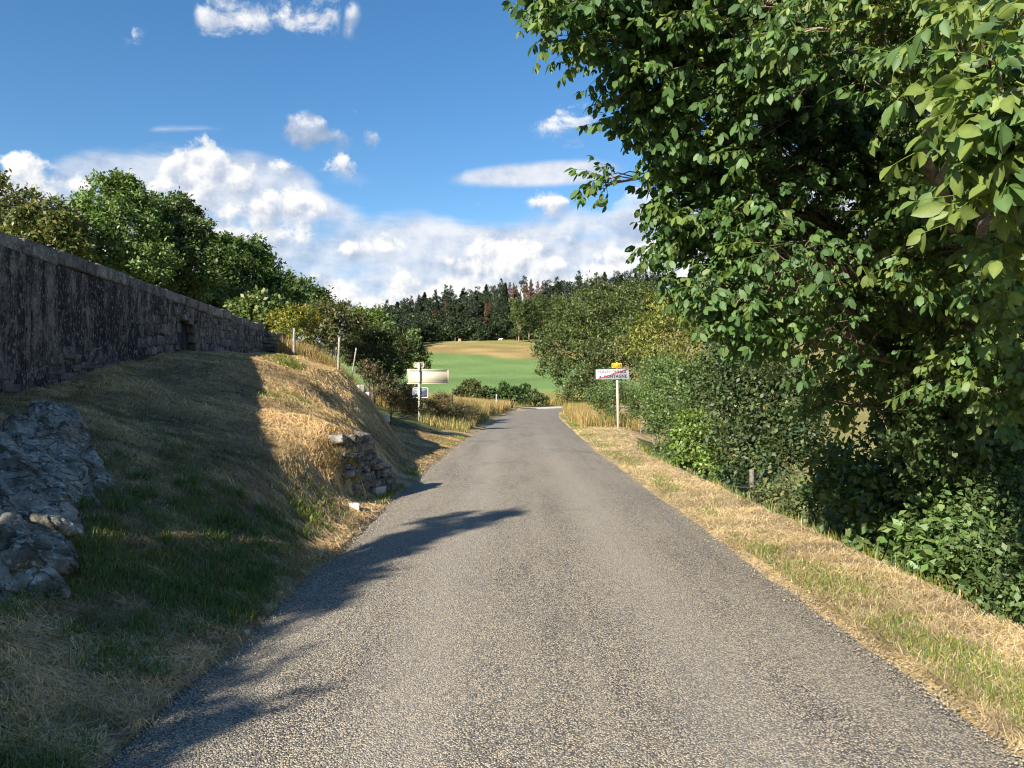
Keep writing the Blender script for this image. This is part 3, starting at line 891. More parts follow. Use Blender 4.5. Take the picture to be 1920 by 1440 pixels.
# ------------------------------------------------------------------ rocks
def rock_mesh(name, p1, p2, w, t, seed, mat, lean=(1, 0, 0.25), res=58, amp=0.12):
    """a slab of rock running from p1 down to p2, w wide, t thick, broken up by noise"""
    p1 = np.array(p1, float); p2 = np.array(p2, float)
    ax = p2 - p1; L = np.linalg.norm(ax); ax /= L
    n = np.array(lean, float); n -= ax * n.dot(ax); n /= np.linalg.norm(n); s = np.cross(ax, n)
    th = np.linspace(0, 2 * np.pi, res * 2, endpoint=False); ph = np.linspace(0.04, np.pi - 0.04, res * 2)
    T, P = np.meshgrid(th, ph); T = T.ravel(); P = P.ravel()
    d = np.stack([np.cos(P), np.sin(P) * np.cos(T), np.sin(P) * np.sin(T)], 1)
    e = 9.0
    k = (np.abs(d) ** e).sum(1) ** (-1 / e); d = d * k[:, None]
    V = np.outer(d[:, 0] * (L / 2 + 0.06), ax) + np.outer(d[:, 1] * w / 2, s) + np.outer(d[:, 2] * t / 2, n) + (p1 + p2) / 2
    nn = d / np.linalg.norm(d, axis=1)[:, None]
    N = np.outer(nn[:, 0], ax) + np.outer(nn[:, 1], s) + np.outer(nn[:, 2], n)
    q = np.stack([V @ ax * 0.8, V @ s * 2.2, V @ n * 2.2], 1)
    f = fbm(q * 1.5, 4, seed, 0.55) + 0.45 * np.abs(fbm(q * 5, 3, seed + 7)) + 0.30 * fbm(q * 13, 3, seed + 8)
    ridge = -0.35 * np.exp(-((fbm(q * 1.1, 2, seed + 3)) / 0.05) ** 2)
    strata = np.abs(((V @ n * 5.5 + V @ s * 2.0 + 0.8 * fbm(q, 2, seed + 5)) % 1.0) - 0.5) - 0.25
    chip = np.floor(fbm(q * 2.3, 2, seed + 9) * 5) / 5
    V = V + N * ((0.55 * f + ridge + 0.5 * strata + 0.75 * chip) * amp)[:, None]
    m = len(th); r = len(ph)
    i = np.arange(r - 1)[:, None] * m; j = np.arange(m)[None]; k2 = (j + 1) % m
    Q = np.stack([i + j, i + m + j, i + m + k2, i + k2], -1).reshape(-1, 4)
    caps = np.concatenate([[[0, a, a + 1] for a in range(1, m - 1)], [[(r - 1) * m, (r - 1) * m + a + 1, (r - 1) * m + a] for a in range(1, m - 1)]])
    return make_mesh(name, V, [Q, caps], mat)


def build_rocks():
    root = thing('rock_outcrop', (-3.6, 6.0, 0.8), 'lichen covered grey limestone outcrop of tilted slabs on the shaded bank', 'rock')
    slabs = [((112, 760, 7.75), (190, 905, 6.9), .50, .24), ((72, 785, 7.3), (165, 945, 6.2), .46, .22), ((45, 825, 6.7), (130, 975, 5.6), .46, .22), ((12, 850, 6.2), (100, 1040, 5.0), .44, .22),
             ((-30, 900, 5.6), (78, 1095, 4.7), .42, .22), ((-55, 990, 5.1), (52, 1150, 4.4), .40, .2), ((-70, 1080, 4.8), (16, 1172, 4.2), .36, .2), ((-20, 800, 7.2), (50, 920, 6.4), .5, .3), ((-60, 870, 6.2), (10, 1010, 5.3), .5, .3)]
    for k, (a, b, w, t) in enumerate(slabs):
        A = at(a[0] - 18, *a[1:]); B = at(b[0] - 18, *b[1:]); A[2] -= 0.10; B[2] -= 0.12
        link('rock_slab', rock_mesh('rock_slab', A, B, w, t, 300 + 11 * k, M_ROCK, lean=(0.8, -0.35, 0.55)), root)
    # the collapsed dry stone facing at the foot of the bank
    r2 = thing('dry_stone_facing', (-2.0, 11.2, 0.1), 'crumbling dry stone facing in the cut foot of the sunlit bank', 'stone wall')
    ru = random.Random(33)
    shapes = [make_mesh('stone', *stone_shape(1, 1, 1, 3000 + s, 0.15), M_DRYSTONE) for s in range(16)]
    z = 0.05; row = 0
    a = np.array([-2.36, 10.75]); b = np.array([-2.18, 11.25]); c = np.array([-1.93, 12.15])
    L1 = np.linalg.norm(b - a); L2 = np.linalg.norm(c - b)
    while z < 0.88:
        h = ru.uniform(.06, .14); s = 0.12 * ru.random() + (0.16 * max(0, z - .7))
        Lmax = L1 + L2 * (1.0 - 0.55 * z)
        while s < Lmax:
            w = ru.uniform(.10, .24); m = s + w / 2
            if ru.random() < .10 + .25 * max(0, z - .75): s += w; continue
            if m < L1: p = a + (b - a) * m / L1; an = math.atan2(*(b - a)[::-1])
            else: p = b + (c - b) * (m - L1) / L2; an = math.atan2(*(c - b)[::-1])
            out = np.array([math.sin(an), -math.cos(an)])
            p = p + out * (-0.03 - 0.28 * z + ru.uniform(-.07, .06))
            o = link('stone', shapes[ru.randrange(16)], r2); o.matrix_parent_inverse = Matrix.Translation(-r2.location)
            o.matrix_basis = Matrix.Translation((p[0], p[1], z + h / 2)) @ Matrix.Rotation(an + ru.uniform(-.5, .5), 4, 'Z') @ Matrix.Rotation(ru.uniform(-.3, .3), 4, 'Y') @ Matrix.Rotation(ru.uniform(-.2, .2), 4, 'X') @ Matrix.Diagonal((w * 1.04, ru.uniform(.18, .28), h * 1.05, 1))
            s += w
        z += h
    # stones lying loose
    for k, (px, py, Y, s, nm, lab) in enumerate([(684, 797, 11.7, .13, 'loose_stone', 'small grey stone poking from dry grass above the dry stone facing'),
                                                 (707, 806, 11.6, .17, 'loose_stone', 'upright pale stone on the grassy lip of the dry stone facing'),
                                                 (676, 712, 19.0, .17, 'loose_stone', 'white stone near the crest of the bank below the bushes'),
                                                 (687, 717, 19.0, .13, 'loose_stone', 'small white stone just right of another on the bank crest'),
                                                 (720, 747, 19.0, .17, 'loose_stone', 'largest white stone on the bank edge left of the sign back'),
                                                 (665, 905, 9.9, .12, 'loose_stone', 'pale stone in the grass left of the dark hollow'),
                                                 (463, 1182, 5.1, .03, 'loose_stone', 'small white pebble at the shaded left road edge')]):
        p = at(px, py, Y)
        g = lz(p[0], p[1]); p[2] = g + s * 0.2
        V, Q = stone_shape(s * 1.3, s, s, 4000 + k, 0.2)
        ca, sa = math.cos(k), math.sin(k)
        V = np.stack([V[:, 0] * ca - V[:, 1] * sa, V[:, 0] * sa + V[:, 1] * ca, V[:, 2]], 1)
        link(nm, make_mesh(nm, V, Q, M_WHITESTONE), label=lab, cat='stone', loc=p, group='loose stones on the bank')


build_rocks()

# ------------------------------------------------------------------ road signs
def text_mesh(name, s, size, mat, extrude=0.002, bold=0.006, space=1.0):
    cu = bpy.data.curves.new(name, 'FONT'); cu.body = s; cu.size = size; cu.extrude = extrude; cu.offset = bold
    cu.align_x = 'CENTER'; cu.align_y = 'CENTER'; cu.space_character = space
    o = bpy.data.objects.new(name, cu); COL.objects.link(o)
    dg = bpy.context.evaluated_depsgraph_get()
    me = bpy.data.meshes.new_from_object(o.evaluated_get(dg)); me.name = name
    bpy.data.objects.remove(o); bpy.data.curves.remove(cu)
    me.materials.clear(); me.materials.append(mat)
    # stand it up facing the viewer
    me.transform(Matrix.Rotation(math.radians(90), 4, 'X'))
    return me


def mesh_of(name, VQ, mat):
    V, Q = VQ[0], VQ[1:]
    return make_mesh(name, V, [f for f in Q if len(f)], mat)


def build_left_sign():
    Y = 30.0; m = Y / F_PX
    X = float(at(785.5, 790, Y)[0]); zg = lz(X, Y)
    r = thing('sign_back', (X, Y, zg), 'cream back of a road sign with a small grey plate below, left of the road', 'road sign')
    T, Q, Cp = tube([(X + 0.03, Y - 0.06, zg - 0.3), (X + 0.015, Y - 0.06, 1.5), (X, Y - 0.06, 2.745)], 0.045, 12)
    link('pole', make_mesh('pole', T, [Q, Cp], M_CREAMPOLE, smooth=False), r)
    # the big panel
    cx = (at(763, 0, Y)[0] + at(841, 0, Y)[0]) / 2; w = 78 * m; z0 = EYE + Y * (HY - 720) / F_PX; h = 28 * m
    V, Qb = box(cx - w / 2, cx + w / 2, Y + 0.02, Y + 0.05, z0, z0 + h)
    panel = link('panel', make_mesh('panel', V, Qb, M_CREAM), r)
    g = Geo()
    for a in ((cx - w / 2, cx + w / 2, Y - 0.005, Y + 0.02, z0, z0 + .028), (cx - w / 2, cx + w / 2, Y - 0.005, Y + 0.02, z0 + h - .028, z0 + h),
              (cx - w / 2, cx - w / 2 + .028, Y - 0.005, Y + 0.02, z0 + .028, z0 + h - .028), (cx + w / 2 - .028, cx + w / 2, Y - 0.005, Y + 0.02, z0 + .028, z0 + h - .028)):
        g.add(*box(*a))
    link('rim', g.mesh('rim', M_CREAM), panel)
    for z in (z0 + 0.055, z0 + h - 0.075):
        g = Geo()
        g.add(*box(cx - w / 2 + .09, cx + w / 2 - .09, Y - 0.012, Y + 0.018, z + .016, z + .034))
        g.add(*box(cx - w / 2 + .09, cx + w / 2 - .09, Y + 0.008, Y + 0.018, z - .014, z + .015))
        link('rail', g.mesh('rail', M_CREAM), panel)
        V, Q2, C2 = tube([(X, Y - 0.06, z - .018), (X, Y - 0.06, z + .034)], 0.054, 12)
        link('clamp', make_mesh('clamp', V, [Q2, C2], M_ALU), r)
    # number plate seen from behind
    cx2 = at(785.5, 0, Y)[0]; zc = EYE + Y * (HY - 684.5) / F_PX
    o_ = rounded_plate(19.5 * m, 9.5 * m, .05, 0, 0); i_ = rounded_plate(19.5 * m - .06, 9.5 * m - .06, .03, 0, 0)
    V, Q3, T3 = prism(o_, 0.0, 0.015); pl = link('number_plate', make_mesh('number_plate', shift(V, cx2, Y + .02, zc), [Q3, T3], M_CREAM), r)
    V, Q3 = ring_prism(o_, i_, -0.025, -0.001); link('rim', make_mesh('rim', shift(V, cx2, Y + .02, zc), Q3, M_CREAM), pl)
    V, Q3 = box(cx2 - .15, cx2 + .15, Y - .008, Y + .018, zc - .022, zc + .022); link('rail', make_mesh('rail', V, Q3, M_CREAM), pl)
    # small bare metal plate underneath
    cx3 = (at(774, 0, Y)[0] + at(803, 0, Y)[0]) / 2; zc = EYE + Y * (HY - 736.5) / F_PX
    o_ = rounded_plate(29 * m, 19.5 * m, .06, 0, 0); i_ = rounded_plate(29 * m - .05, 19.5 * m - .05, .04, 0, 0)
    V, Q3, T3 = prism(o_, 0.0, 0.012); pl = link('small_plate', make_mesh('small_plate', shift(V, cx3, Y + .01, zc), [Q3, T3], M_ALU), r)
    V, Q3 = ring_prism(o_, i_, -0.02, -0.001); link('rim', make_mesh('rim', shift(V, cx3, Y + .01, zc), Q3, M_WHITE), pl)
    for dz in (-.09, .09):
        V, Q3 = box(cx3 - .24, cx3 + .24, Y - .012, Y + .008, zc + dz - .02, zc + dz + .02); link('rail', make_mesh('rail', V, Q3, M_ALU), pl)


def build_right_sign():
    Y = 33.0; m = Y / F_PX
    X = float(at(1158, 806, Y)[0]); zg = lz(X, Y)
    r = thing('town_sign', (X, Y, zg), 'white end-of-village sign crossed by a red bar beneath a yellow number plate', 'road sign')
    V, Q, T = tube([(X + 0.03, Y + .05, zg - 0.3), (X + 0.01, Y + .05, 1.2), (X - 0.02, Y + .05, 2.62)], 0.05, 12)
    link('pole', make_mesh('pole', V, [Q, T], M_CREAMPOLE), r)
    V, Q, T = tube([(X + .03, Y + .05, zg - .2), (X + .03, Y + .05, zg + .035)], [0.27, .25], 14)
    link('foot_slab', make_mesh('foot_slab', V, [Q, T], M_CONCRETE), r)
    w, h = 62 * m, 19.5 * m
    P = rounded_plate(w, h, .03, 0, 0); Pi = rounded_plate(w - .05, h - .05, .02, 0, 0)
    V, Q, T = prism(P, 0, .03)
    cx = (at(1117, 0, Y)[0] + at(1179, 0, Y)[0]) / 2; zc = EYE + Y * (HY - 701.5) / F_PX
    panel = link('panel', make_mesh('panel', V, [Q, T], M_WHITE), r, loc=None)
    panel.matrix_parent_inverse = Matrix.Translation(-r.location)
    panel.matrix_basis = Matrix.Translation((cx, Y - .03, zc)) @ Matrix.Rotation(math.radians(-0.8), 4, 'Y') @ Matrix.Rotation(math.radians(-6), 4, 'Z')
    V, Q = ring_prism(P, Pi, -.008, -.001)
    e = link('rim', make_mesh('rim', V, Q, M_ALU), panel, loc=(0, 0, 0))
    for s, z, sz, xa, xb in (('SONTHONNAX', .09, .185, -w / 2 + .10, w / 2 - .10), ('la', -.10, .15, -w / 2 + .12, -w / 2 + .25), ('MONTAGNE', -.10, .185, -w / 2 + .34, w / 2 - .10)):
        me = text_mesh('lettering', s, sz, M_BLACK, .002, .006, 1.12)
        xs = np.array([v.co.x for v in me.vertices]); k = (xb - xa) / (xs.max() - xs.min())
        me.transform(Matrix.Translation(((xa + xb) / 2, 0, 0)) @ Matrix.Diagonal((k, 1, 1, 1)) @ Matrix.Translation((-(xs.max() + xs.min()) / 2, 0, 0)))
        link('lettering', me, panel, loc=(0.0, -.004, z))
    L = math.hypot(w, h) - .06; an = math.atan2(h, w)
    V, Q = box(-L / 2, L / 2, -.012, -.007, -.017, .017)
    o = link('red_bar', make_mesh('red_bar', V, Q, M_RED), panel, loc=(0, 0, 0)); o.rotation_euler = (0, -an, 0)
    P = rounded_plate(19 * m, 9.5 * m, .04, 0, 0)
    V, Q, T = prism(P, 0, .025)
    zc = EYE + Y * (HY - 685.5) / F_PX; cx2 = at(1156.5, 0, Y)[0]
    pl = link('number_plate', make_mesh('number_plate', V, [Q, T], M_YELLOW), r)
    pl.matrix_parent_inverse = Matrix.Translation(-r.location); pl.matrix_basis = Matrix.Translation((cx2, Y - .03, zc)) @ Matrix.Rotation(math.radians(-6), 4, 'Z')
    link('lettering', text_mesh('lettering', 'D 111', .15, M_BLACK, .002, .005, 1.05), pl, loc=(0, -.004, 0))
    V, Q = box(-.03, .03, 0, .02, .10, .15); link('bracket', make_mesh('bracket', V, Q, M_YELLOW), pl, loc=(0, 0, 0))


build_left_sign()
build_right_sign()

# ------------------------------------------------------------------ fence posts, stakes, small far things
def post(name, px, base_y, top_y, Y, rad, lab, mat=M_POST, lean=(0, 0), group=None, cat='fence post', ground=True):
    p = at(px, base_y, Y)
    zg = lz(p[0], Y) if ground else p[2]
    H = (base_y - top_y) / F_PX * Y
    o = thing(name, (p[0], Y, zg), lab, cat, group)
    n = 8; t = np.linspace(0, 1, n)
    zb = min(zg, p[2]) - 0.25; zt = p[2] + H
    P = np.stack([p[0] + lean[0] * t, Y + lean[1] * t, zb + (zt - zb) * t], 1)
    V, Q, T = tube(P, rad * (1 - 0.12 * t), 9)
    c = P.repeat(9, 0); d = V - c
    V = c + d * (1 + 0.35 * fbm(np.stack([d[:, 0] * 30, d[:, 1] * 30, V[:, 2] * 2], 1), 2, int(px)))[:, None]
    link('shaft', make_mesh('shaft', V, [Q, T], mat), o)
    return o, P[-1]


f1, t1 = post('fence_post', 551, 664, 615, 22.6, .042, 'upright weathered fence post on the bank crest beside tall dry grass', group='fence posts on the bank')
f2, t2 = post('fence_post', 633, 671, 632, 22.9, .04, 'slightly tilted weathered fence post in front of the dark green bush', lean=(.05, 0), group='fence posts on the bank')
f3, t3 = post('fence_post', 652, 672, 652, 24.5, .028, 'thin leaning stake against the dark bush right of the fence posts', lean=(.25, .1), group='fence posts on the bank')
f4, t4 = post('fence_post', 1412, 948, 880, 13.3, .045, 'weathered post toned dark for shade under the dark elder bush by the verge', M_SHADEPOST, lean=(-.03, 0), group=None)
for (A, B) in ((t1, t2),):
    for dz in (-.12, -.42):
        s = np.linspace(0, 1, 9)[:, None]; P = A + (B - A) * s + np.array([0, 0, 1]) * (dz - .05 * (s * (1 - s) * 4))
        V, Q, T = tube(P, .004, 5)
        link('wire', make_mesh('wire', V, [Q, T], M_WIRE), f1)
post('marker_stake', 930.5, 751, 739, 62, .032, 'slim white marker stake in tall dry grass near the road bend', M_WHITE, cat='stake', group='stakes in the dry grass')
post('marker_stake', 848, 755, 738, 40, .03, 'slim grey stake in dry grass right of the sign back', M_POST, cat='stake', group='stakes in the dry grass')


def skin_body(name, joints, edges, radii, mat, root=0):
    me = bpy.data.meshes.new(name); me.from_pydata([tuple(j) for j in joints], edges, [])
    o = bpy.data.objects.new(name, me); COL.objects.link(o)
    sk = o.modifiers.new('s', 'SKIN'); sk.use_smooth_shade = True
    for i, rd in enumerate(radii):
        me.skin_vertices[0].data[i].radius = (rd, rd)
        me.skin_vertices[0].data[i].use_root = (i == root)
    sb = o.modifiers.new('b', 'SUBSURF'); sb.levels = 1; sb.render_levels = 1
    dg = bpy.context.evaluated_depsgraph_get()
    out = bpy.data.meshes.new_from_object(o.evaluated_get(dg)); out.name = name
    bpy.data.objects.remove(o); bpy.data.meshes.remove(me)
    out.materials.clear(); out.materials.append(mat)
    return out


def build_cow():
    p = at(938, 637, 296); z = lz(p[0], 296)
    J = [(0, 0, .75), (.55, 0, .82), (.95, 0, .95), (1.15, 0, 1.15), (1.42, 0, 1.0), (-.5, 0, .78), (-.78, 0, .72), (-.9, 0, .3),
         (.6, .22, .45), (.62, .24, .2), (.6, .24, 0.03), (.6, -.22, .45), (.62, -.24, .2), (.6, -.24, 0.03),
         (-.6, .22, .45), (-.72, .24, .25), (-.66, .24, 0.03), (-.6, -.22, .45), (-.72, -.24, .25), (-.66, -.24, 0.03), (1.12, .16, 1.2), (1.12, -.16, 1.2)]
    E = [(0, 1), (1, 2), (2, 3), (3, 4), (0, 5), (5, 6), (6, 7), (1, 8), (8, 9), (9, 10), (1, 11), (11, 12), (12, 13), (5, 14), (14, 15), (15, 16), (5, 17), (17, 18), (18, 19), (3, 20), (3, 21)]
    R = [.38, .36, .2, .17, .09, .35, .16, .03, .13, .08, .06, .13, .08, .06, .15, .08, .06, .15, .08, .06, .05, .05]
    cow = link('cow', skin_body('cow', J, E, R, M_COW), label='tiny white cow standing at the top of the stubble field below the wood', cat='cow', loc=(float(p[0]), 296, z))
    cow.scale = (.8, .8, .8)
    p = at(862, 640, 288); z = lz(p[0], 288)
    o = thing('hunting_stand', (p[0], 288, z), 'small reddish wooden stand on the field crest against the dark wood', 'wooden stand')
    g = Geo()
    for sx in (-.35, .35):
        for sy in (-.35, .35):
            V, Q, T = tube([(p[0] + sx * 1.2, 288 + sy * 1.2, z - .2), (p[0] + sx, 288 + sy, z + 1.3)], .06, 6); link('leg', make_mesh('leg', V, [Q, T], M_PINKWOOD), o)
    for k in range(5):
        V, Q = box(p[0] - .5, p[0] + .5, 287.6 - .02 * (k % 2), 288.4, z + .55 + k * .17, z + .70 + k * .17); link('board', make_mesh('board', V, Q, M_PINKWOOD), o)


build_cow()

# ------------------------------------------------------------------ foliage
def unit(n, r):
    d = r.normal(size=(n, 3)); return d / (np.linalg.norm(d, axis=1)[:, None] + 1e-9)


def clump_points(lumps, n, r, sub=26, spread=0.26, inner=0.18):
    """leaf positions in small clumps over the surface of each lump of a crown; returns points and outward directions"""
    L = np.array([l[:3] for l in lumps], float); R = np.array([(l[3:6] if len(l) >= 6 else (l[3],) * 3) for l in lumps], float)
    wgt = (R[:, 0] * R[:, 2]) ** 1.0; wgt = wgt / wgt.sum()
    P = []; N = []
    for i in range(len(L)):
        k = max(4, int(n * wgt[i])); s = max(5, int(sub * (0.6 + 0.8 * r.random())))
        d = unit(s, r); d[:, 2] = np.where(d[:, 2] < -0.5, -d[:, 2] * 0.6, d[:, 2]); d /= np.linalg.norm(d, axis=1)[:, None]
        rad = 0.72 + 0.36 * r.random(s)
        cs = d * rad[:, None]
        pick = r.integers(0, s, k)
        sz = (0.7 + 0.7 * r.random(s))[pick]
        q = cs[pick] + unit(k, r) * (spread * sz * np.abs(r.normal(size=k)) ** 0.7)[:, None]
        m = r.random(k) < inner
        q[m] = unit(int(m.sum()), r) * (0.75 * r.random(int(m.sum())) ** 0.5)[:, None]
        P.append(L[i] + q * R[i]); N.append(q)
    return np.concatenate(P), np.concatenate(N)


def leaf_mesh_arrays(P, N, size, r, width=0.5, droop=0.25, fold=0.12, out=0.5, jit=0.35):
    n = len(P)
    d = unit(n, r) + out * N + np.array([0, 0, -droop]); d /= np.linalg.norm(d, axis=1)[:, None] + 1e-9
    nn = unit(n, r) + np.array([0, 0, 0.9]) + 0.5 * N
    s = np.cross(d, nn); s /= np.linalg.norm(s, axis=1)[:, None] + 1e-9
    u = np.cross(s, d)
    L = (size * (1 - jit + 2 * jit * r.random(n)))[:, None]
    V = np.stack([P, P + d * L * 0.5 + s * L * width * 0.5 + u * L * fold, P + d * L, P + d * L * 0.5 - s * L * width * 0.5 + u * L * fold], 1)
    Q = np.arange(n * 4).reshape(n, 4)
    return V.reshape(-1, 3), Q


def leaf_cols(n, base, r, var=0.3, alt=None, altp=0.0, per=4, clump=None):
    c = np.tile(np.array(base, float), (n, 1)) * (1 + var * (r.random(n) - 0.5) * 2)[:, None]
    c[:, 0] *= 1 + 0.35 * (r.random(n) - 0.4)
    if alt is not None:
        m = r.random(n) < altp
        c[m] = np.array(alt) * (1 + var * (r.random(int(m.sum())) - 0.5) * 2)[:, None]
    if clump is not None:
        c *= (1 + 0.30 * np.clip(clump, -1, 1))[:, None]
    return np.repeat(np.clip(c, 0.003, 0.9), per, 0)


def crown(lumps, n, size, base, seed, alt=None, altp=0.0, var=0.3, sub=26, spread=0.26, inner=0.15, width=0.55, droop=0.25, mat=None, name='crown', out=.5):
    r = np.random.default_rng(seed)
    P, N = clump_points(lumps, n, r, sub, spread, inner)
    V, Q = leaf_mesh_arrays(P, N, size, r, width, droop, out=out)
    cl = fbm(P / (size * 5.0), 2, seed) * 1.6
    return make_mesh(name, V, Q, mat or M_FARLEAF, leaf_cols(len(P), base, r, var, alt, altp, 4, cl))


def limb_geo(base, lumps, r0, seed, trunk_top=0.45, seg=8):
    """tapered trunk with a limb to every lump"""
    r = np.random.default_rng(seed); g = Geo(); base = np.array(base, float)
    L = np.array([l[:3] for l in lumps], float)
    top = base + (L.mean(0) - base) * np.array([.6, .6, 1.0]); 
    t = np.linspace(0, 1, 8)[:, None]
    P = base + (top - base) * t + np.array([1, 1, 0]) * 0.12 * r0 * 3 * np.sin(t * 5 + seed)
    g.add(*tube(P, r0 * (1.25 - 0.85 * t[:, 0]) * np.where(t[:, 0] < .05, 1.3, 1), seg))
    for l in L:
        s0 = base + (top - base) * r.uniform(trunk_top * .7, trunk_top * 1.5)
        k = np.linspace(0, 1, 7)[:, None]
        bend = np.array([0, 0, 1.0]) * np.linalg.norm(l - s0) * 0.12
        Q = s0 + (l - s0) * k + bend * np.sin(k * np.pi) + r.normal(size=3) * 0.03 * np.linalg.norm(l - s0) * np.sin(k * np.pi * 2)
        g.add(*tube(Q, r0 * (0.5 - 0.42 * k[:, 0]), 6))
    return g


def px_lumps(spec):
    """(column, row, distance, radius in metres[, flatness]) -> world lumps"""
    o = []
    for s in spec:
        p = at(s[0], s[1], s[2]); f = s[4] if len(s) > 4 else 0.9
        o.append((p[0], p[1], p[2], s[3], s[3], s[3] * f))
    return o


def tree(name, label, cat, lumps, base, r0, n, size, col, seed, group=None, alt=None, altp=0.0, mat=None, bark=None, part='crown', **kw):
    o = thing(name, base, label, cat, group)
    link(part, crown(lumps, n, size, col, seed, alt, altp, mat=mat, name=part, **kw), o)
    link('trunk' if cat == 'tree' else 'stems', limb_geo((base[0], base[1], base[2] - 0.3), lumps, r0, seed).mesh('trunk', bark or M_BARK, True), o)
    return o


def base_at(px, Y):
    x = float(at(px, 0, Y)[0]); return (x, Y, lz(x, Y))


G_LEFT = 'trees behind the high wall'
ROW = [
    ('yellow_green_tree', 'thin crowned yellowish tree at far left behind the wall', 42, 10,
     [(20, 372, 42, 1.1), (-30, 370, 42, 1.4), (60, 405, 42, .9), (0, 420, 42, 1.3), (-60, 430, 43, 1.8), (30, 440, 42, 1.1)], 5200, .26, (0.125, 0.155, 0.048), (0.22, 0.17, 0.06), .15, .16),
    ('yellow_green_tree', 'rounded olive tree with yellow tips between thin tree and bright ash', 40, 90,
     [(90, 405, 40, 1.1), (60, 440, 40, 1.3), (125, 425, 40, 1.0), (95, 470, 40, 1.5), (45, 480, 40, 1.3), (140, 465, 40, .9), (150, 400, 44, .6)], 7500, .25, (0.095, 0.128, 0.036), (0.18, 0.15, 0.05), .2, .16),
    ('ash_tree', 'tallest bright green ash tree rising behind the wall', 45, 215,
     [(215, 362, 45, 1.25), (185, 395, 44, 1.3), (250, 385, 45, 1.3), (170, 440, 43, 1.3), (215, 430, 43.5, 1.6), (270, 440, 45, 1.3), (150, 480, 43, 1.0), (200, 490, 43, 1.6), (255, 505, 43, 1.5), (230, 345, 45, .7), (290, 490, 44, 1.2), (180, 525, 43, 1.3), (165, 405, 44, .7)], 22000, .23, (0.125, 0.205, 0.052), (0.16, 0.21, 0.07), .15, .24),
    ('maple_tree', 'dark green tree with a ragged top right of the bright ash', 48, 320,
     [(300, 400, 49, 1.3), (335, 405, 49, 1.2), (365, 440, 48, 1.2), (320, 455, 48, 1.6), (290, 470, 49, 1.4), (370, 490, 47.5, 1.4), (320, 520, 47, 1.7), (380, 540, 47, 1.3), (285, 540, 48, 1.4), (340, 385, 49, .7)], 19000, .24, (0.082, 0.138, 0.036), (0.14, 0.13, 0.05), .12, .26),
    ('maple_tree', 'mid green round topped tree in the middle of the row', 56, 425,
     [(425, 475, 57, 1.4), (400, 510, 56, 1.6), (445, 510, 56, 1.6), (420, 545, 55, 1.9), (390, 560, 55, 1.5), (440, 465, 57, .9), (410, 460, 57, .7)], 10500, .29, (0.072, 0.13, 0.03), (0.12, 0.14, 0.05), .1, .24),
    ('ash_tree', 'narrow tree with a small plume at its top beside the round topped tree', 59, 485,
     [(482, 460, 60, .75), (478, 490, 59, 1.3), (500, 500, 59, 1.2), (465, 525, 58, 1.6), (505, 540, 58, 1.6), (525, 530, 59, 1.1), (535, 560, 58, 1.3), (470, 570, 58, 1.6)], 10500, .29, (0.075, 0.135, 0.032), (0.11, 0.15, 0.045), .1, .24),
    ('round_tree', 'low rounded dark tree at the right end of the row', 80, 580,
     [(575, 552, 80, 1.5), (600, 568, 80, 1.5), (555, 570, 80, 1.8), (585, 585, 79, 2.0), (615, 590, 80, 1.4), (545, 545, 81, 1.0)], 7500, .34, (0.06, 0.105, 0.026), None, 0, .26),
    ('young_maple', 'light leaved young tree in front of the dark row above the wall end', 34, 490,
     [(490, 575, 34, .7), (465, 600, 34, .6), (505, 605, 34, .75), (520, 585, 34, .5), (480, 620, 34, .7), (450, 580, 35, .5)], 5000, .22, (0.10, 0.15, 0.038), (0.16, 0.17, 0.06), .15, .08),
    ('maple_tree', 'dark broad tree filling the gap low behind the round topped tree', 52, 400,
     [(330, 570, 50, 1.6), (400, 590, 50, 1.8), (450, 590, 50, 1.6), (300, 560, 49, 1.6), (240, 545, 47, 1.4), (510, 590, 52, 1.5), (360, 590, 49, 1.5)], 8500, .30, (0.055, 0.095, 0.025), None, 0, .2),
]
for k, (nm, lab, Y, px, sp, n, size, col, alt, ap, r0) in enumerate(ROW):
    tree(nm, lab, 'tree', px_lumps(sp), base_at(px, Y), r0, n, size, col, 100 + k, G_LEFT, alt, ap)

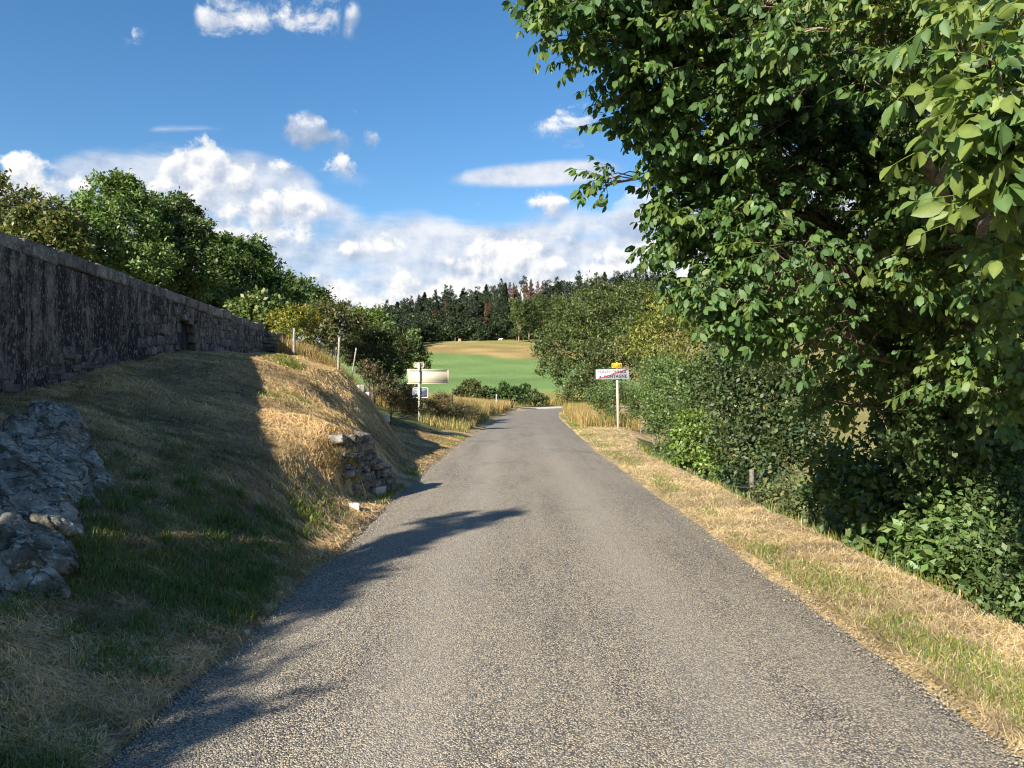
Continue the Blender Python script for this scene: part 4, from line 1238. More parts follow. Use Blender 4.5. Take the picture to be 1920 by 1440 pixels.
BUSH = [
    ('goldenrod_clump', 'yellow green goldenrod clump at the end of the wall', 'bush', 25.5, 535,
     [(535, 620, 25.5, .45), (550, 600, 26, .45), (530, 645, 25.2, .4), (570, 605, 26.5, .5), (545, 640, 25.5, .4), (522, 600, 26.5, .35)], 5000, .10, (0.17, 0.19, 0.03), (0.34, 0.28, 0.03), .25, .03, .4),
    ('wild_shrub', 'olive brown wild shrub with thin upright twigs behind the fence posts', 'bush', 31, 625,
     [(600, 605, 30, .75), (625, 600, 31, .8), (580, 615, 29, .6), (650, 610, 31, .7), (610, 640, 29, .7), (605, 585, 31, .4), (640, 585, 32, .45)], 8500, .13, (0.10, 0.115, 0.032), (0.19, 0.14, 0.06), .22, .06, .4),
    ('hazel_bush', 'bright green hazel top behind the dark hawthorn bush', 'bush', 36, 690,
     [(690, 605, 36, .75), (670, 600, 36, .6), (712, 612, 36, .7), (700, 640, 35, .9)], 4500, .16, (0.11, 0.17, 0.034), (0.16, 0.2, 0.05), .2, .06, .4),
    ('hawthorn_bush', 'dense dark hawthorn bush hanging over the bank edge', 'bush', 34, 700,
     [(690, 640, 34, .9), (725, 650, 34, .78), (660, 650, 33.5, .66), (710, 680, 33.5, .78), (740, 670, 34, .6), (680, 680, 33, .66), (715, 705, 33, .54), (755, 650, 34.5, .54), (735, 700, 33.5, .48), (625, 650, 33, .6), (650, 675, 32.8, .42)], 14000, .13, (0.062, 0.092, 0.026), (0.15, 0.10, 0.04), .15, .06, .3),
    ('young_ash', 'slim upright young ash right of the hawthorn bush', 'tree', 46, 775,
     [(775, 640, 46, .5), (772, 660, 46, .65), (782, 680, 46, .7), (765, 690, 46, .6), (790, 665, 46, .45), (776, 625, 46, .3), (760, 665, 46, .5)], 5000, .17, (0.085, 0.135, 0.034), (0.14, 0.16, 0.06), .15, .07, .5),
    ('bramble_thicket', 'tangled bramble thicket at the bank edge left of the sign back', 'bush', 25, 735,
     [(700, 705, 24.3, .35), (725, 725, 24.5, .38), (745, 740, 25, .38), (760, 755, 25.5, .36), (735, 755, 24.5, .3), (690, 690, 24.5, .3), (770, 770, 26, .3), (720, 740, 23.8, .28)], 8000, .075, (0.085, 0.085, 0.032), (0.20, 0.14, 0.075), .4, .02, .3),
    ('bramble_thicket', 'low brownish bramble thicket behind the sign pole', 'bush', 33, 815,
     [(790, 760, 32.5, .42), (815, 765, 33, .42), (840, 770, 33.5, .38), (860, 775, 34, .34), (800, 775, 32, .3), (780, 745, 33, .4), (830, 752, 34, .4), (885, 780, 36, .3), (765, 735, 33, .45)], 9500, .08, (0.095, 0.098, 0.034), (0.22, 0.155, 0.08), .4, .02, .3),
    ('field_bush', 'round brownish green bush at the near edge of the green field', 'bush', 76, 885,
     [(880, 726, 76, .9, .8), (900, 734, 76, .8, .8), (868, 740, 75, .8, .8), (885, 744, 75, 1.0, .7), (915, 743, 76, .7, .8)], 4500, .26, (0.085, 0.11, 0.034), (0.15, 0.12, 0.05), .2, .1, .45),
    ('field_bush', 'dark green bush with upright shoots right of the brownish bush', 'bush', 77, 960,
     [(950, 736, 77, .8, .8), (935, 745, 76, .8, .7), (965, 740, 77, .85, .8), (978, 746, 77, .7, .8), (945, 724, 78, .4), (920, 745, 76, .8), (985, 730, 78, .5)], 4800, .26, (0.06, 0.11, 0.027), None, 0, .1, .45),
    ('field_bush', 'small dusty bush beside the pale track', 'bush', 84, 1005,
     [(1000, 748, 84, .9), (1015, 752, 84, .7), (985, 750, 84, .8)], 2200, .24, (0.08, 0.115, 0.036), None, 0, .08, .4),
]
for k, (nm, lab, cat, Y, px, sp, n, size, col, alt, ap, r0, wd) in enumerate(BUSH):
    tree(nm, lab, cat, px_lumps(sp), base_at(px, Y), r0, n, size, col, 200 + k, None, alt, ap, part='crown' if cat == 'tree' else 'foliage', mat=M_LEAF if Y < 40 else M_FARLEAF, width=wd + .1)

# trees right of the road bend and along the hedge
tree('walnut_tree', 'big round olive green walnut tree at the road bend', 'tree',
     px_lumps([(1115, 575, 92, 3.3), (1075, 610, 90, 3.2), (1150, 600, 91, 3.3), (1040, 650, 89, 2.6), (1090, 660, 87, 3.6), (1150, 660, 88, 3.4), (1190, 630, 91, 3.0), (1030, 690, 88, 1.9), (1070, 710, 87, 2.3), (1120, 710, 87, 2.6), (1085, 735, 87, 1.6), (1200, 690, 90, 2.6), (1020, 660, 89, 1.5), (1180, 560, 93, 2.6), (1060, 740, 86, 1.0)]),
     base_at(1115, 90), .45, 36000, .28, (0.082, 0.122, 0.033), 301, None, (0.13, 0.13, 0.04), .15, sub=40, spread=.22)
tree('chestnut_tree', 'yellow green tree with hanging narrow leaves right of the walnut', 'tree',
     px_lumps([(1225, 620, 48, 1.2), (1270, 600, 48, 1.2), (1245, 655, 47, 1.1), (1290, 640, 48, .9), (1200, 650, 48, .9), (1320, 600, 49, 1.1), (1355, 640, 48, 1.0), (1310, 680, 47, .9), (1265, 690, 46, .9), (1240, 570, 49, 1.0), (1380, 590, 50, 1.2), (1400, 660, 48, .9)]),
     base_at(1265, 48), .16, 9000, .24, (0.16, 0.19, 0.034), 302, None, (0.24, 0.23, 0.05), .25, width=.32, droop=.9, spread=.3)
HEDGE = [
    ('hornbeam_shrub', 'clipped hornbeam shrub behind the town sign pole', 36, 1150, [(1150, 745, 36, .85), (1125, 760, 36.5, .6), (1190, 745, 36, .8), (1150, 780, 35.5, .5), (1120, 738, 38, .6), (1195, 775, 35.5, .5)], 8000, .085, (0.095, 0.155, 0.042)),
    ('hornbeam_shrub', 'tall leafy hornbeam shrub directly right of the town sign', 29, 1225, [(1238, 710, 30, .85), (1235, 745, 28, .8), (1228, 775, 28.5, .7), (1250, 705, 29, .8), (1235, 795, 26.5, .55), (1255, 770, 26, .7), (1222, 745, 30, .5)], 14000, .085, (0.100, 0.165, 0.044)),
    ('hornbeam_shrub', 'leafy hornbeam shrub between the tall one and the dark elder', 22, 1280, [(1280, 730, 22.5, .8), (1305, 770, 21, .7), (1270, 800, 21, .55), (1300, 820, 19.5, .5), (1260, 840, 20, .38), (1320, 720, 21.5, .7), (1285, 850, 18.5, .36)], 14000, .08, (0.098, 0.158, 0.042)),
    ('hazel_shrub', 'light green sunlit hazel shoots low at the verge edge', 17, 1310, [(1300, 800, 17.5, .34), (1315, 830, 16.8, .36), (1290, 865, 16.5, .28), (1325, 865, 16, .3), (1280, 830, 17.6, .26), (1345, 880, 15.3, .26)], 5200, .09, (0.15, 0.235, 0.045)),
    ('elder_bush', 'dark elder bush in shade under the overhanging walnut branches', 15, 1420, [(1400, 700, 15.5, .85), (1440, 760, 15, .8), (1380, 770, 15.5, .7), (1480, 800, 14.5, .65), (1410, 830, 14.6, .62), (1370, 840, 15, .5), (1450, 870, 14, .5), (1390, 650, 16.5, .8), (1490, 740, 15, .6), (1380, 890, 14.4, .34), (1510, 830, 14, .42), (1440, 915, 13.6, .3)], 18000, .088, (0.062, 0.098, 0.032)),
]
for k, (nm, lab, Y, px, sp, n, size, col) in enumerate(HEDGE):
    tree(nm, lab, 'bush', px_lumps(sp), base_at(px, Y), .06, n, size, col, 320 + k, 'hedge along the right verge' if 'hornbeam' in nm else None, (0.14, 0.15, 0.045), .08, part='foliage', mat=M_LEAF, width=.62, sub=22, spread=.36, inner=.25, var=.42)
NEAR = [
    ('dogwood_bush', 'dogwood bush with arching leafy stems below the bright field gap', 8.8, 1640, [(1600, 900, 9, .42), (1655, 935, 8.6, .45), (1610, 965, 8.6, .36), (1690, 985, 8, .4), (1560, 870, 9.6, .28), (1640, 1010, 7.9, .3), (1700, 930, 8.2, .42), (1545, 930, 9.8, .3)], 5200, .092, (0.105, 0.170, 0.050)),
    ('wayfaring_bush', 'tall dark bush with dull red berry clusters below the big walnut', 8.2, 1770, [(1778, 800, 6.6, .40), (1745, 850, 6.8, .36), (1770, 700, 7.0, .42), (1830, 770, 6.9, .42), (1730, 760, 8.8, .55), (1790, 820, 8.2, .55), (1740, 840, 8.4, .48), (1820, 740, 8.4, .55), (1700, 720, 9.2, .5), (1850, 850, 7.6, .5), (1680, 800, 9, .34), (1790, 900, 7.8, .45), (1900, 780, 7.6, .5)], 10500, .088, (0.090, 0.148, 0.046)),
    ('dogwood_bush', 'low dogwood bush with bright sunlit leaves at the verge edge', 6.6, 1780, [(1740, 1020, 7.1, .3), (1790, 1060, 6.6, .32), (1830, 1010, 6.7, .36), (1770, 960, 7.2, .36), (1850, 1080, 6.1, .3), (1720, 1060, 7.0, .2)], 4600, .088, (0.115, 0.195, 0.052)),
    ('bramble_bush', 'bramble bush with small leaves at the right picture edge', 5.9, 1890, [(1900, 960, 6.3, .42), (1890, 1060, 5.8, .36), (1940, 1000, 6.0, .5), (1910, 1120, 5.4, .28), (1960, 1100, 5.5, .4), (1870, 900, 6.8, .42), (1960, 880, 6.6, .5), (2030, 1080, 5.1, .42), (2120, 1150, 4.5, .42), (2180, 1050, 4.7, .5)], 12000, .056, (0.095, 0.155, 0.048)),
    ('weedy_undergrowth', 'olive green weeds and tall grass at the foot of the verge below the elder', 11.0, 1520, [(1500, 960, 11.4, .28), (1540, 985, 10.4, .26), (1470, 935, 12.2, .26), (1575, 1005, 9.6, .24), (1515, 1010, 10.0, .16), (1600, 1040, 8.8, .2), (1440, 930, 13, .24)], 5200, .065, (0.13, 0.155, 0.055)),
]
for k, (nm, lab, Y, px, sp, n, size, col) in enumerate(NEAR):
    tree(nm, lab, 'bush', px_lumps(sp), base_at(px, Y), .03, n, size, col, 340 + k, None, (0.13, 0.15, 0.05), .06, part='foliage', mat=M_LEAF, width=.6, sub=30, spread=.34, inner=.25, bark=M_TWIG)


def stray_stems():
    """bare and leafy stems sticking out of the near bushes, berry clusters"""
    r = np.random.default_rng(71)
    host = [o for o in bpy.data.objects if o.name.startswith('wayfaring_bush')][0]
    for a, b, c in (((1650, 695, 8.2), (1700, 730, 8.3), (1745, 755, 8.4)), ((1660, 735, 8.0), (1690, 760, 8.1), (1720, 800, 8.2)), ((1640, 773, 7.9), (1680, 770, 8), (1730, 780, 8.1)),
                    ((1680, 780, 8.0), (1700, 850, 7.9), (1720, 900, 7.8))):
        P = np.array([at(*a), at(*b), at(*c)])
        V, Q, T = tube(P, [.006, .009, .012], 6); link('bare_stem', make_mesh('bare_stem', V, [Q, T], M_TWIG), host)
    for (px, py, Y) in ((1682, 750, 8.1), (1775, 815, 7.6), (1760, 730, 8.1), (1815, 745, 7.8), (1690, 745, 8.0), (1840, 690, 8)):
        g = Geo(); c = at(px, py, Y)
        for _ in range(26):
            p = c + r.normal(size=3) * np.array([.035, .035, .045])
            V, Q, T = tube([p + (0, 0, -.008), p + (0, 0, -.004), p + (0, 0, .004), p + (0, 0, .008)], [.003, .008, .008, .003], 6); g.add(V, Q, T)
        link('berry_cluster', g.mesh('berry_cluster', M_BERRY), host, kind='stuff')


stray_stems()

# ------------------------------------------------------------------ the big walnut leaning in from the right
def leaflet(base, d, up, L, W, seg=4):
    """one leaflet: a folded, slightly curled elliptic blade; returns V, Q"""
    s = np.cross(d, up); s /= np.linalg.norm(s) + 1e-9; u = np.cross(s, d)
    if seg == 0:                                     # far leaves: six corners, curled at the tip
        V = np.array([base, base + d * L * .28 + s * W * .42 + u * W * .10, base + d * L * .70 + s * W * .44 - u * L * .06, base + d * L - u * L * .18, base + d * L * .70 - s * W * .44 - u * L * .06, base + d * L * .28 - s * W * .42 + u * W * .10])
        return V, np.array([[0, 1, 2, 5], [5, 2, 3, 4]])
    t = np.linspace(0, 1, seg + 1)
    w = W * np.sin(np.pi * t ** 0.85) ** 0.8; w[0] = 0.004; w[-1] = 0.001
    mid = base + np.outer(t * L, d) - np.outer((t ** 2) * L * 0.16, u)
    A = mid + np.outer(w / 2, s) + np.outer(w * 0.16, u); B = mid - np.outer(w / 2, s) + np.outer(w * 0.16, u)
    V = np.stack([A, mid, B], 1).reshape(-1, 3); Q = []
    for i in range(seg):
        for j in range(2): Q.append([i * 3 + j, i * 3 + j + 1, i * 3 + j + 4, i * 3 + j + 3])
    return V, np.array(Q)


def compound_leaf(seed, seg=4):
    """walnut leaf along +X from its stalk, drooping, 5 to 9 leaflets"""
    r = np.random.default_rng(seed); g = Geo()
    n = int(r.choice([2, 3, 3, 3, 4])); L = r.uniform(.20, .30)
    t = np.linspace(0, 1, 7); sag = r.uniform(.10, .32)
    R = np.stack([t * L, .02 * np.sin(t * 4), -sag * L * t ** 1.8], 1)
    V, Q, T = tube(R if seg > 2 else R[::2], .0026 * (1.3 - .8 * (t if seg > 2 else t[::2])), 4 if seg > 2 else 3, False); g.add(V, Q, None, np.array([1.6, 1.25, .5]))
    at_ = np.linspace(.30, .93, n)
    for k, f in enumerate(at_):
        p = np.array([np.interp(f, t, R[:, i]) for i in range(3)])
        for sgn in (-1, 1):
            if r.random() < .06: continue
            d = np.array([.45 + .25 * r.normal(), sgn * .75, -.75 - .8 * r.random()]); d /= np.linalg.norm(d)
            up = np.array([.5 * r.normal(), .5 * r.normal(), 1.0])
            ll = (.066 + .036 * f) * r.uniform(.75, 1.25)
            V, Q = leaflet(p, d, up, ll, ll * r.uniform(.46, .58), seg)
            c = np.tile(np.array([1, 1, 1.0]) * r.uniform(.75, 1.25), (len(V), 1))
            if seg: c[1::3] *= np.array([1.35, 1.2, 1.1])
            g.add(V, Q, None, c)
    d = np.array([.8, .2 * r.normal(), -.6]); d /= np.linalg.norm(d)
    V, Q = leaflet(R[-1], d, np.array([0, .3 * r.normal(), 1.0]), .105 * r.uniform(.8, 1.2), .055, seg)
    c = np.tile(np.array([1, 1, 1.0]), (len(V), 1))
    if seg: c[1::3] *= np.array([1.35, 1.2, 1.1])
    g.add(V, Q, None, c)
    return np.concatenate(g.V), np.concatenate(g.Q), np.concatenate(g.C)


def build_walnut():
    r = np.random.default_rng(404)
    S = 0.82
    spec = [(1095, 15, 5.9, .36), (1080, -50, 5.9, .45), (1190, -60, 6.2, .7), (1150, 70, 6.0, .38), (1210, 100, 6.2, .5), (1290, 10, 6.4, .75), (1205, 190, 6.5, .34), (1270, 240, 6.6, .44), (1350, 170, 6.5, .7),
            (1440, 0, 5.8, .72), (1255, 340, 6.9, .30), (1310, 400, 7, .44), (1275, 455, 7.1, .28), (1290, 515, 7.2, .32), (1390, 380, 6.8, .62), (1360, 545, 6.8, .36), (1480, 300, 7.5, .72), (1470, 500, 6.4, .52),
            (1410, 610, 6.9, .38), (1510, 640, 6.8, .46), (1610, 60, 5.0, .55), (1570, 200, 7.4, .62), (1640, 480, 8.0, .62), (1580, 560, 8.4, .56), (1600, 690, 9.0, .56), (1720, 600, 8.4, .8), (1545, 745, 8.2, .30),
            (1810, 470, 6.1, .6), (1850, 610, 6.7, .6), (1890, 230, 3.3, .24), (1860, 110, 3.6, .3), (1835, 700, 6.7, .46), (1905, 430, 3.6, .16), (1960, 320, 6, .7), (1980, 30, 5.0, .7), (1320, -140, 6.4, .8),
            (1600, -140, 6.2, .8), (1760, 20, 4.6, .45), (1800, 300, 5.8, .45), (1700, 420, 7.0, .5), (1910, 540, 5.1, .3), (1885, 740, 6.3, .34), (1780, 660, 7.3, .44), (1225, 480, 7.3, .13), (1135, 345, 6.8, .10),
            (1650, 330, 7.8, .45), (1700, 250, 7.6, .5), (1790, 205, 6.6, .42), (1640, 260, 8.2, .5), (1750, 370, 7.2, .45), (1885, 335, 3.3, .2), (1845, 235, 3.7, .17), (1905, 165, 3.1, .16), (1400, 470, 8.0, .5), (1330, 300, 7.8, .5),
            (1430, 250, 10.5, 1.3), (1620, 480, 10.5, 1.6), (1760, 640, 10, 1.3), (1490, 520, 10, .95), (1850, 330, 10, 1.6), (1720, 60, 11, 1.3), (1540, 20, 10, 1.4), (1410, 60, 9.5, 1.1), (1930, 640, 9, 1.2)]
    lumps = px_lumps([(a, b, c * S, d * S) for a, b, c, d in spec])
    bx, by = 4.35, 7.6
    root = thing('walnut_tree', (bx, by, lz(bx, by)), 'huge foreground walnut tree whose drooping leafy branches hang in from the right', 'tree')
    base = np.array([bx, by, lz(bx, by) - .3])
    g = Geo()
    t = np.linspace(0, 1, 12)[:, None]
    top = np.array([bx + .3, by + .3, 7.0])
    TP = base + (top - base) * t + np.array([.10, .06, 0]) * np.sin(t * 5)
    V, Q, C = tube(TP, .20 * (1.25 - .75 * t[:, 0]), 12)
    link('trunk', make_mesh('trunk', V, [Q, C], M_BARK, smooth=True), root)
    twigs = Geo(); leaves = []; fruits = []
    for li, l in enumerate(lumps):
        c = np.array(l[:3]); rad = l[3]
        z0 = np.clip(c[2] - 0.25 - 0.28 * np.hypot(c[0] - bx, c[1] - by), .8, 6.4)
        f = (z0 - base[2]) / (top[2] - base[2]); s0 = np.array([np.interp(f, t[:, 0], TP[:, i]) for i in range(3)])
        D = np.linalg.norm(c - s0); k = np.linspace(0, 1, 9)[:, None]
        br = s0 + (c - s0) * k + np.array([0, 0, 1]) * D * .13 * np.sin(k * np.pi) + r.normal(size=3) * .04 * D * np.sin(k * np.pi * 2)
        V, Q, C = tube(br, (.010 + .012 * D) * (1.0 - .90 * k[:, 0]), 7)
        link('branch', make_mesh('branch', V, [Q, C], M_BARK, smooth=True), root)
        big = rad > .95
        n = int(np.clip((150 if big else 270) * rad ** 1.7, 5, 260))
        if spec[li][0] > 1500 and spec[li][1] > 450: n = int(n * .62)
        for i in range(n):
            d = unit(1, r)[0]; kk = r.uniform(.55 if rad > .2 else .88, 1); m = np.array([np.interp(kk, k[:, 0], br[:, j]) for j in range(3)])
            e = c + d * rad * (0.35 + 0.7 * r.random() ** .6) * np.array([1, 1, .95])
            if r.random() < .16: e = np.array([np.interp(kk - .25, k[:, 0], br[:, j]) for j in range(3)]) + d * .32 * r.random(); m = np.array([np.interp(kk - .3, k[:, 0], br[:, j]) for j in range(3)])
            q = np.linspace(0, 1, 5)[:, None]
            tw = m + (e - m) * q + np.array([0, 0, 1]) * np.linalg.norm(e - m) * .12 * np.sin(q * np.pi)
            V, Q, C = tube(tw[::2], .006 * (1.2 - .8 * q[::2, 0]), 3, False); twigs.add(V, Q)
            tip = tw[-1]; dirn = tip - tw[-2]; dirn /= np.linalg.norm(dirn) + 1e-9
            for j in range(int(r.integers(3, 6))):
                w = unit(1, r)[0] + 0.8 * dirn + np.array([-.25, -.35, .05]); w[2] = np.clip(w[2], -.5, .5); w /= np.linalg.norm(w)
                leaves.append((tip - dirn * r.random() * .14, w, r.choice([.55, .7, .8, .9, 1.0]) * r.uniform(.85, 1.1) * (1.0 if c[1] < 3.3 else .86)))
            if r.random() < .06: fruits.append(tip + np.array([0, 0, -.03]))
    link('twigs', twigs.mesh('twigs', M_TWIG), root, kind='stuff')
    shapes = [compound_leaf(900 + s) for s in range(10)]; low = [compound_leaf(900 + s, 3) for s in range(10)]; flat = [compound_leaf(900 + s, 0) for s in range(10)]
    # which leaves show largest: in the frame and near the eye
    P = np.array([l[0] for l in leaves]); sx = P[:, 0] / P[:, 1] * F_PX + CX; sy = HY - (P[:, 2] - EYE) / P[:, 1] * F_PX
    score = P[:, 1] + 100 * ((sx < -50) | (sx > 1970) | (sy < -50) | (P[:, 1] < .5))
    first = set(np.argsort(score)[:300].tolist())
    greens = np.array([(0.092, 0.172, 0.050), (0.078, 0.150, 0.044), (0.110, 0.192, 0.052), (0.150, 0.215, 0.052), (0.066, 0.130, 0.040)])
    meshes = {}
    G = Geo()
    for i, (p, w, s) in enumerate(leaves):
        if P[i, 1] < 2.0 and abs(p[0]) < 1.0: continue
        ang = math.atan2(w[1], w[0]); pit = math.asin(np.clip(w[2], -1, 1)); roll = r.normal() * .5
        k = int(r.integers(0, 10)); gi = int(r.integers(0, 5))
        if sx[i] > 1650 and r.random() < .5: gi = 3
        R = np.array((Matrix.Rotation(ang, 3, 'Z') @ Matrix.Rotation(-pit, 3, 'Y') @ Matrix.Rotation(roll, 3, 'X')))
        V, Q, Cc = shapes[k]
        if i in first:
            if (k, gi) not in meshes: meshes[(k, gi)] = make_mesh('leaf', V, Q, M_WALNUT, np.clip(Cc * greens[gi], 0, .9))
            o = link('leaf', meshes[(k, gi)], root)
            o.matrix_parent_inverse = Matrix.Translation(-root.location)
            M = Matrix(R.tolist()).to_4x4(); o.matrix_basis = Matrix.Translation([float(x) for x in p]) @ M @ Matrix.Scale(float(s), 4)
        else:
            V, Q, Cc = shapes[k] if P[i, 1] < 3.4 else (low[k] if P[i, 1] < 4.15 else flat[k])
            G.add((V * s) @ R.T + p, Q, None, np.clip(Cc * greens[gi] * r.uniform(.85, 1.15), 0, .9))
    link('foliage', G.mesh('foliage', M_WALNUT), root, kind='stuff')
    fr = [at(1040, 28, 5.0 * 1), at(1020, 35, 5.0), at(1400, 62, 5.2), at(1260, 345, 5.5), at(1450, 205, 5.8)]
    for p in list(fruits[:24]) + fr:
        a = np.linspace(-1, 1, 6); g2 = Geo(); P0 = np.stack([0 * a, 0 * a, .024 * a], 1); V, Q, T = tube(P0, .021 * np.sqrt(np.maximum(0.04, 1 - a * a)), 8)
        link('walnut_fruit', make_mesh('walnut_fruit', V + p, [Q, T], M_FRUIT, smooth=True), root)
    return len(leaves)


print('walnut leaves', build_walnut())

# the tree and hedge outside the frame on the left, whose shadows lie over the road edge
def build_shade_tree():
    sp = [(0, 10, 13.9, .22), (-.15, 9.6, 13.6, .25), (-.62, 9.85, 13.8, .18), (-.75, 9.4, 13.4, .22), (-.6, 9.0, 13, .35), (-1.0, 8.2, 12.5, .4), (-1.2, 7.6, 12, .4), (-1.6, 6.6, 11.5, .6), (-1.9, 5.8, 11, .7),
          (-2.3, 5, 10.5, .8), (-2.05, 4.5, 10, .5), (-1.9, 3.6, 9.5, .45), (-2.2, 2.8, 9, .7), (-2.4, 1.5, 9, .9), (-2.6, 3.6, 10, .8), (-2.6, 2.2, 9.5, .8)]
    tt = math.tan(SUN_EL)
    lumps = [(x + SUN_H[0] * L - ((.16 if x < -.7 else .05) if y > 5.4 else .22), y + SUN_H[1] * L, L * tt, *((r * (.86 if y > 5.4 else 1.0),) * 3)) for x, y, L, r in sp]
    c = np.array(lumps)[:, :3].mean(0)
    tree('roadside_maple', 'leafy maple behind the low wall whose shadow falls across the road edge', 'tree', lumps, (c[0] - .3, c[1] - .2, 1.5), .16, 22000, .12, (0.075, 0.12, 0.03), 501, inner=.5, sub=26, spread=.2)


build_shade_tree()

# ------------------------------------------------------------------ the wooded hill
def conifer_mesh(seed, H, W, col, dead=False):
    r = np.random.default_rng(seed)
    n = 1100 if not dead else 640
    z = H * (0.04 + 0.96 * r.random(n) ** 0.85); a = r.random(n) * 2 * np.pi
    lean = 1 + 0.35 * np.cos(a * 2 + seed) * 0.5 + 0.25 * np.cos(a + seed * 2)
    lay = 0.75 + 0.25 * np.sin(z * 2.6 + seed + 1.5 * np.cos(a + seed))
    rad = W * (1 - (z / H) ** 2.2) ** 0.85 * lay * lean * (0.4 + 0.6 * r.random(n) ** .5) + .2
    P = np.stack([np.cos(a) * rad * .3, np.sin(a) * rad * .3, z + .35], 1)
    out = np.stack([np.cos(a), np.sin(a), 0 * a], 1)
    L = rad * .85; wd = 0.30 + 0.30 * r.random(n)
    s = np.stack([-np.sin(a), np.cos(a), 0 * a], 1)
    tip = P + out * L[:, None] - np.array([0, 0, 1]) * (L * .30)[:, None]
    mid = (P + tip) / 2 + np.array([0, 0, 1]) * (L * .12)[:, None]
    k = 1.6 if not dead else .6
    Vq = np.stack([P, mid + s * wd[:, None] * k, tip, mid - s * wd[:, None] * k], 1).reshape(-1, 3)
    Q = np.arange(4 * n).reshape(n, 4)
    g = Geo(); g.add(Vq, Q, None, leaf_cols(n, col, r, .35, None, 0, 4, 1.5 * fbm(P / 2.0, 2, seed)))
    v, q, t = tube([(0, 0, -1), (0, 0, H * .5), (0, 0, H * .98)], [.22, .14, .02], 6); g.add(v, q, t, np.array([.09, .07, .055]))
    return g.mesh('conifer', M_FARLEAF)


def broadleaf_mesh(seed, H, W, col, n=900, size=.75):
    r = np.random.default_rng(seed)
    lumps = [(r.normal() * W * .33, r.normal() * W * .33, H * (.28 + .55 * r.random()), W * r.uniform(.35, .55), W * r.uniform(.35, .55), W * r.uniform(.3, .5)) for _ in range(10)]
    lumps.append((0, 0, H * .86, W * .4, W * .4, H * .13))
    P, N = clump_points(lumps, n, r, 14, .3, .1)
    V, Q = leaf_mesh_arrays(P, N, size, r, .7, .2)
    g = Geo(); g.add(V, Q, None, leaf_cols(len(P), col, r, .28, None, 0, 4, fbm(P / 2.5, 2, seed) * 1.4))
    v, q, t = tube([(0, 0, -1), (.1, 0, H * .4), (0, .1, H * .8)], [.3, .2, .05], 6); g.add(v, q, t, np.array([.16, .13, .10]))
    return g.mesh('broadleaf', M_FARLEAF)


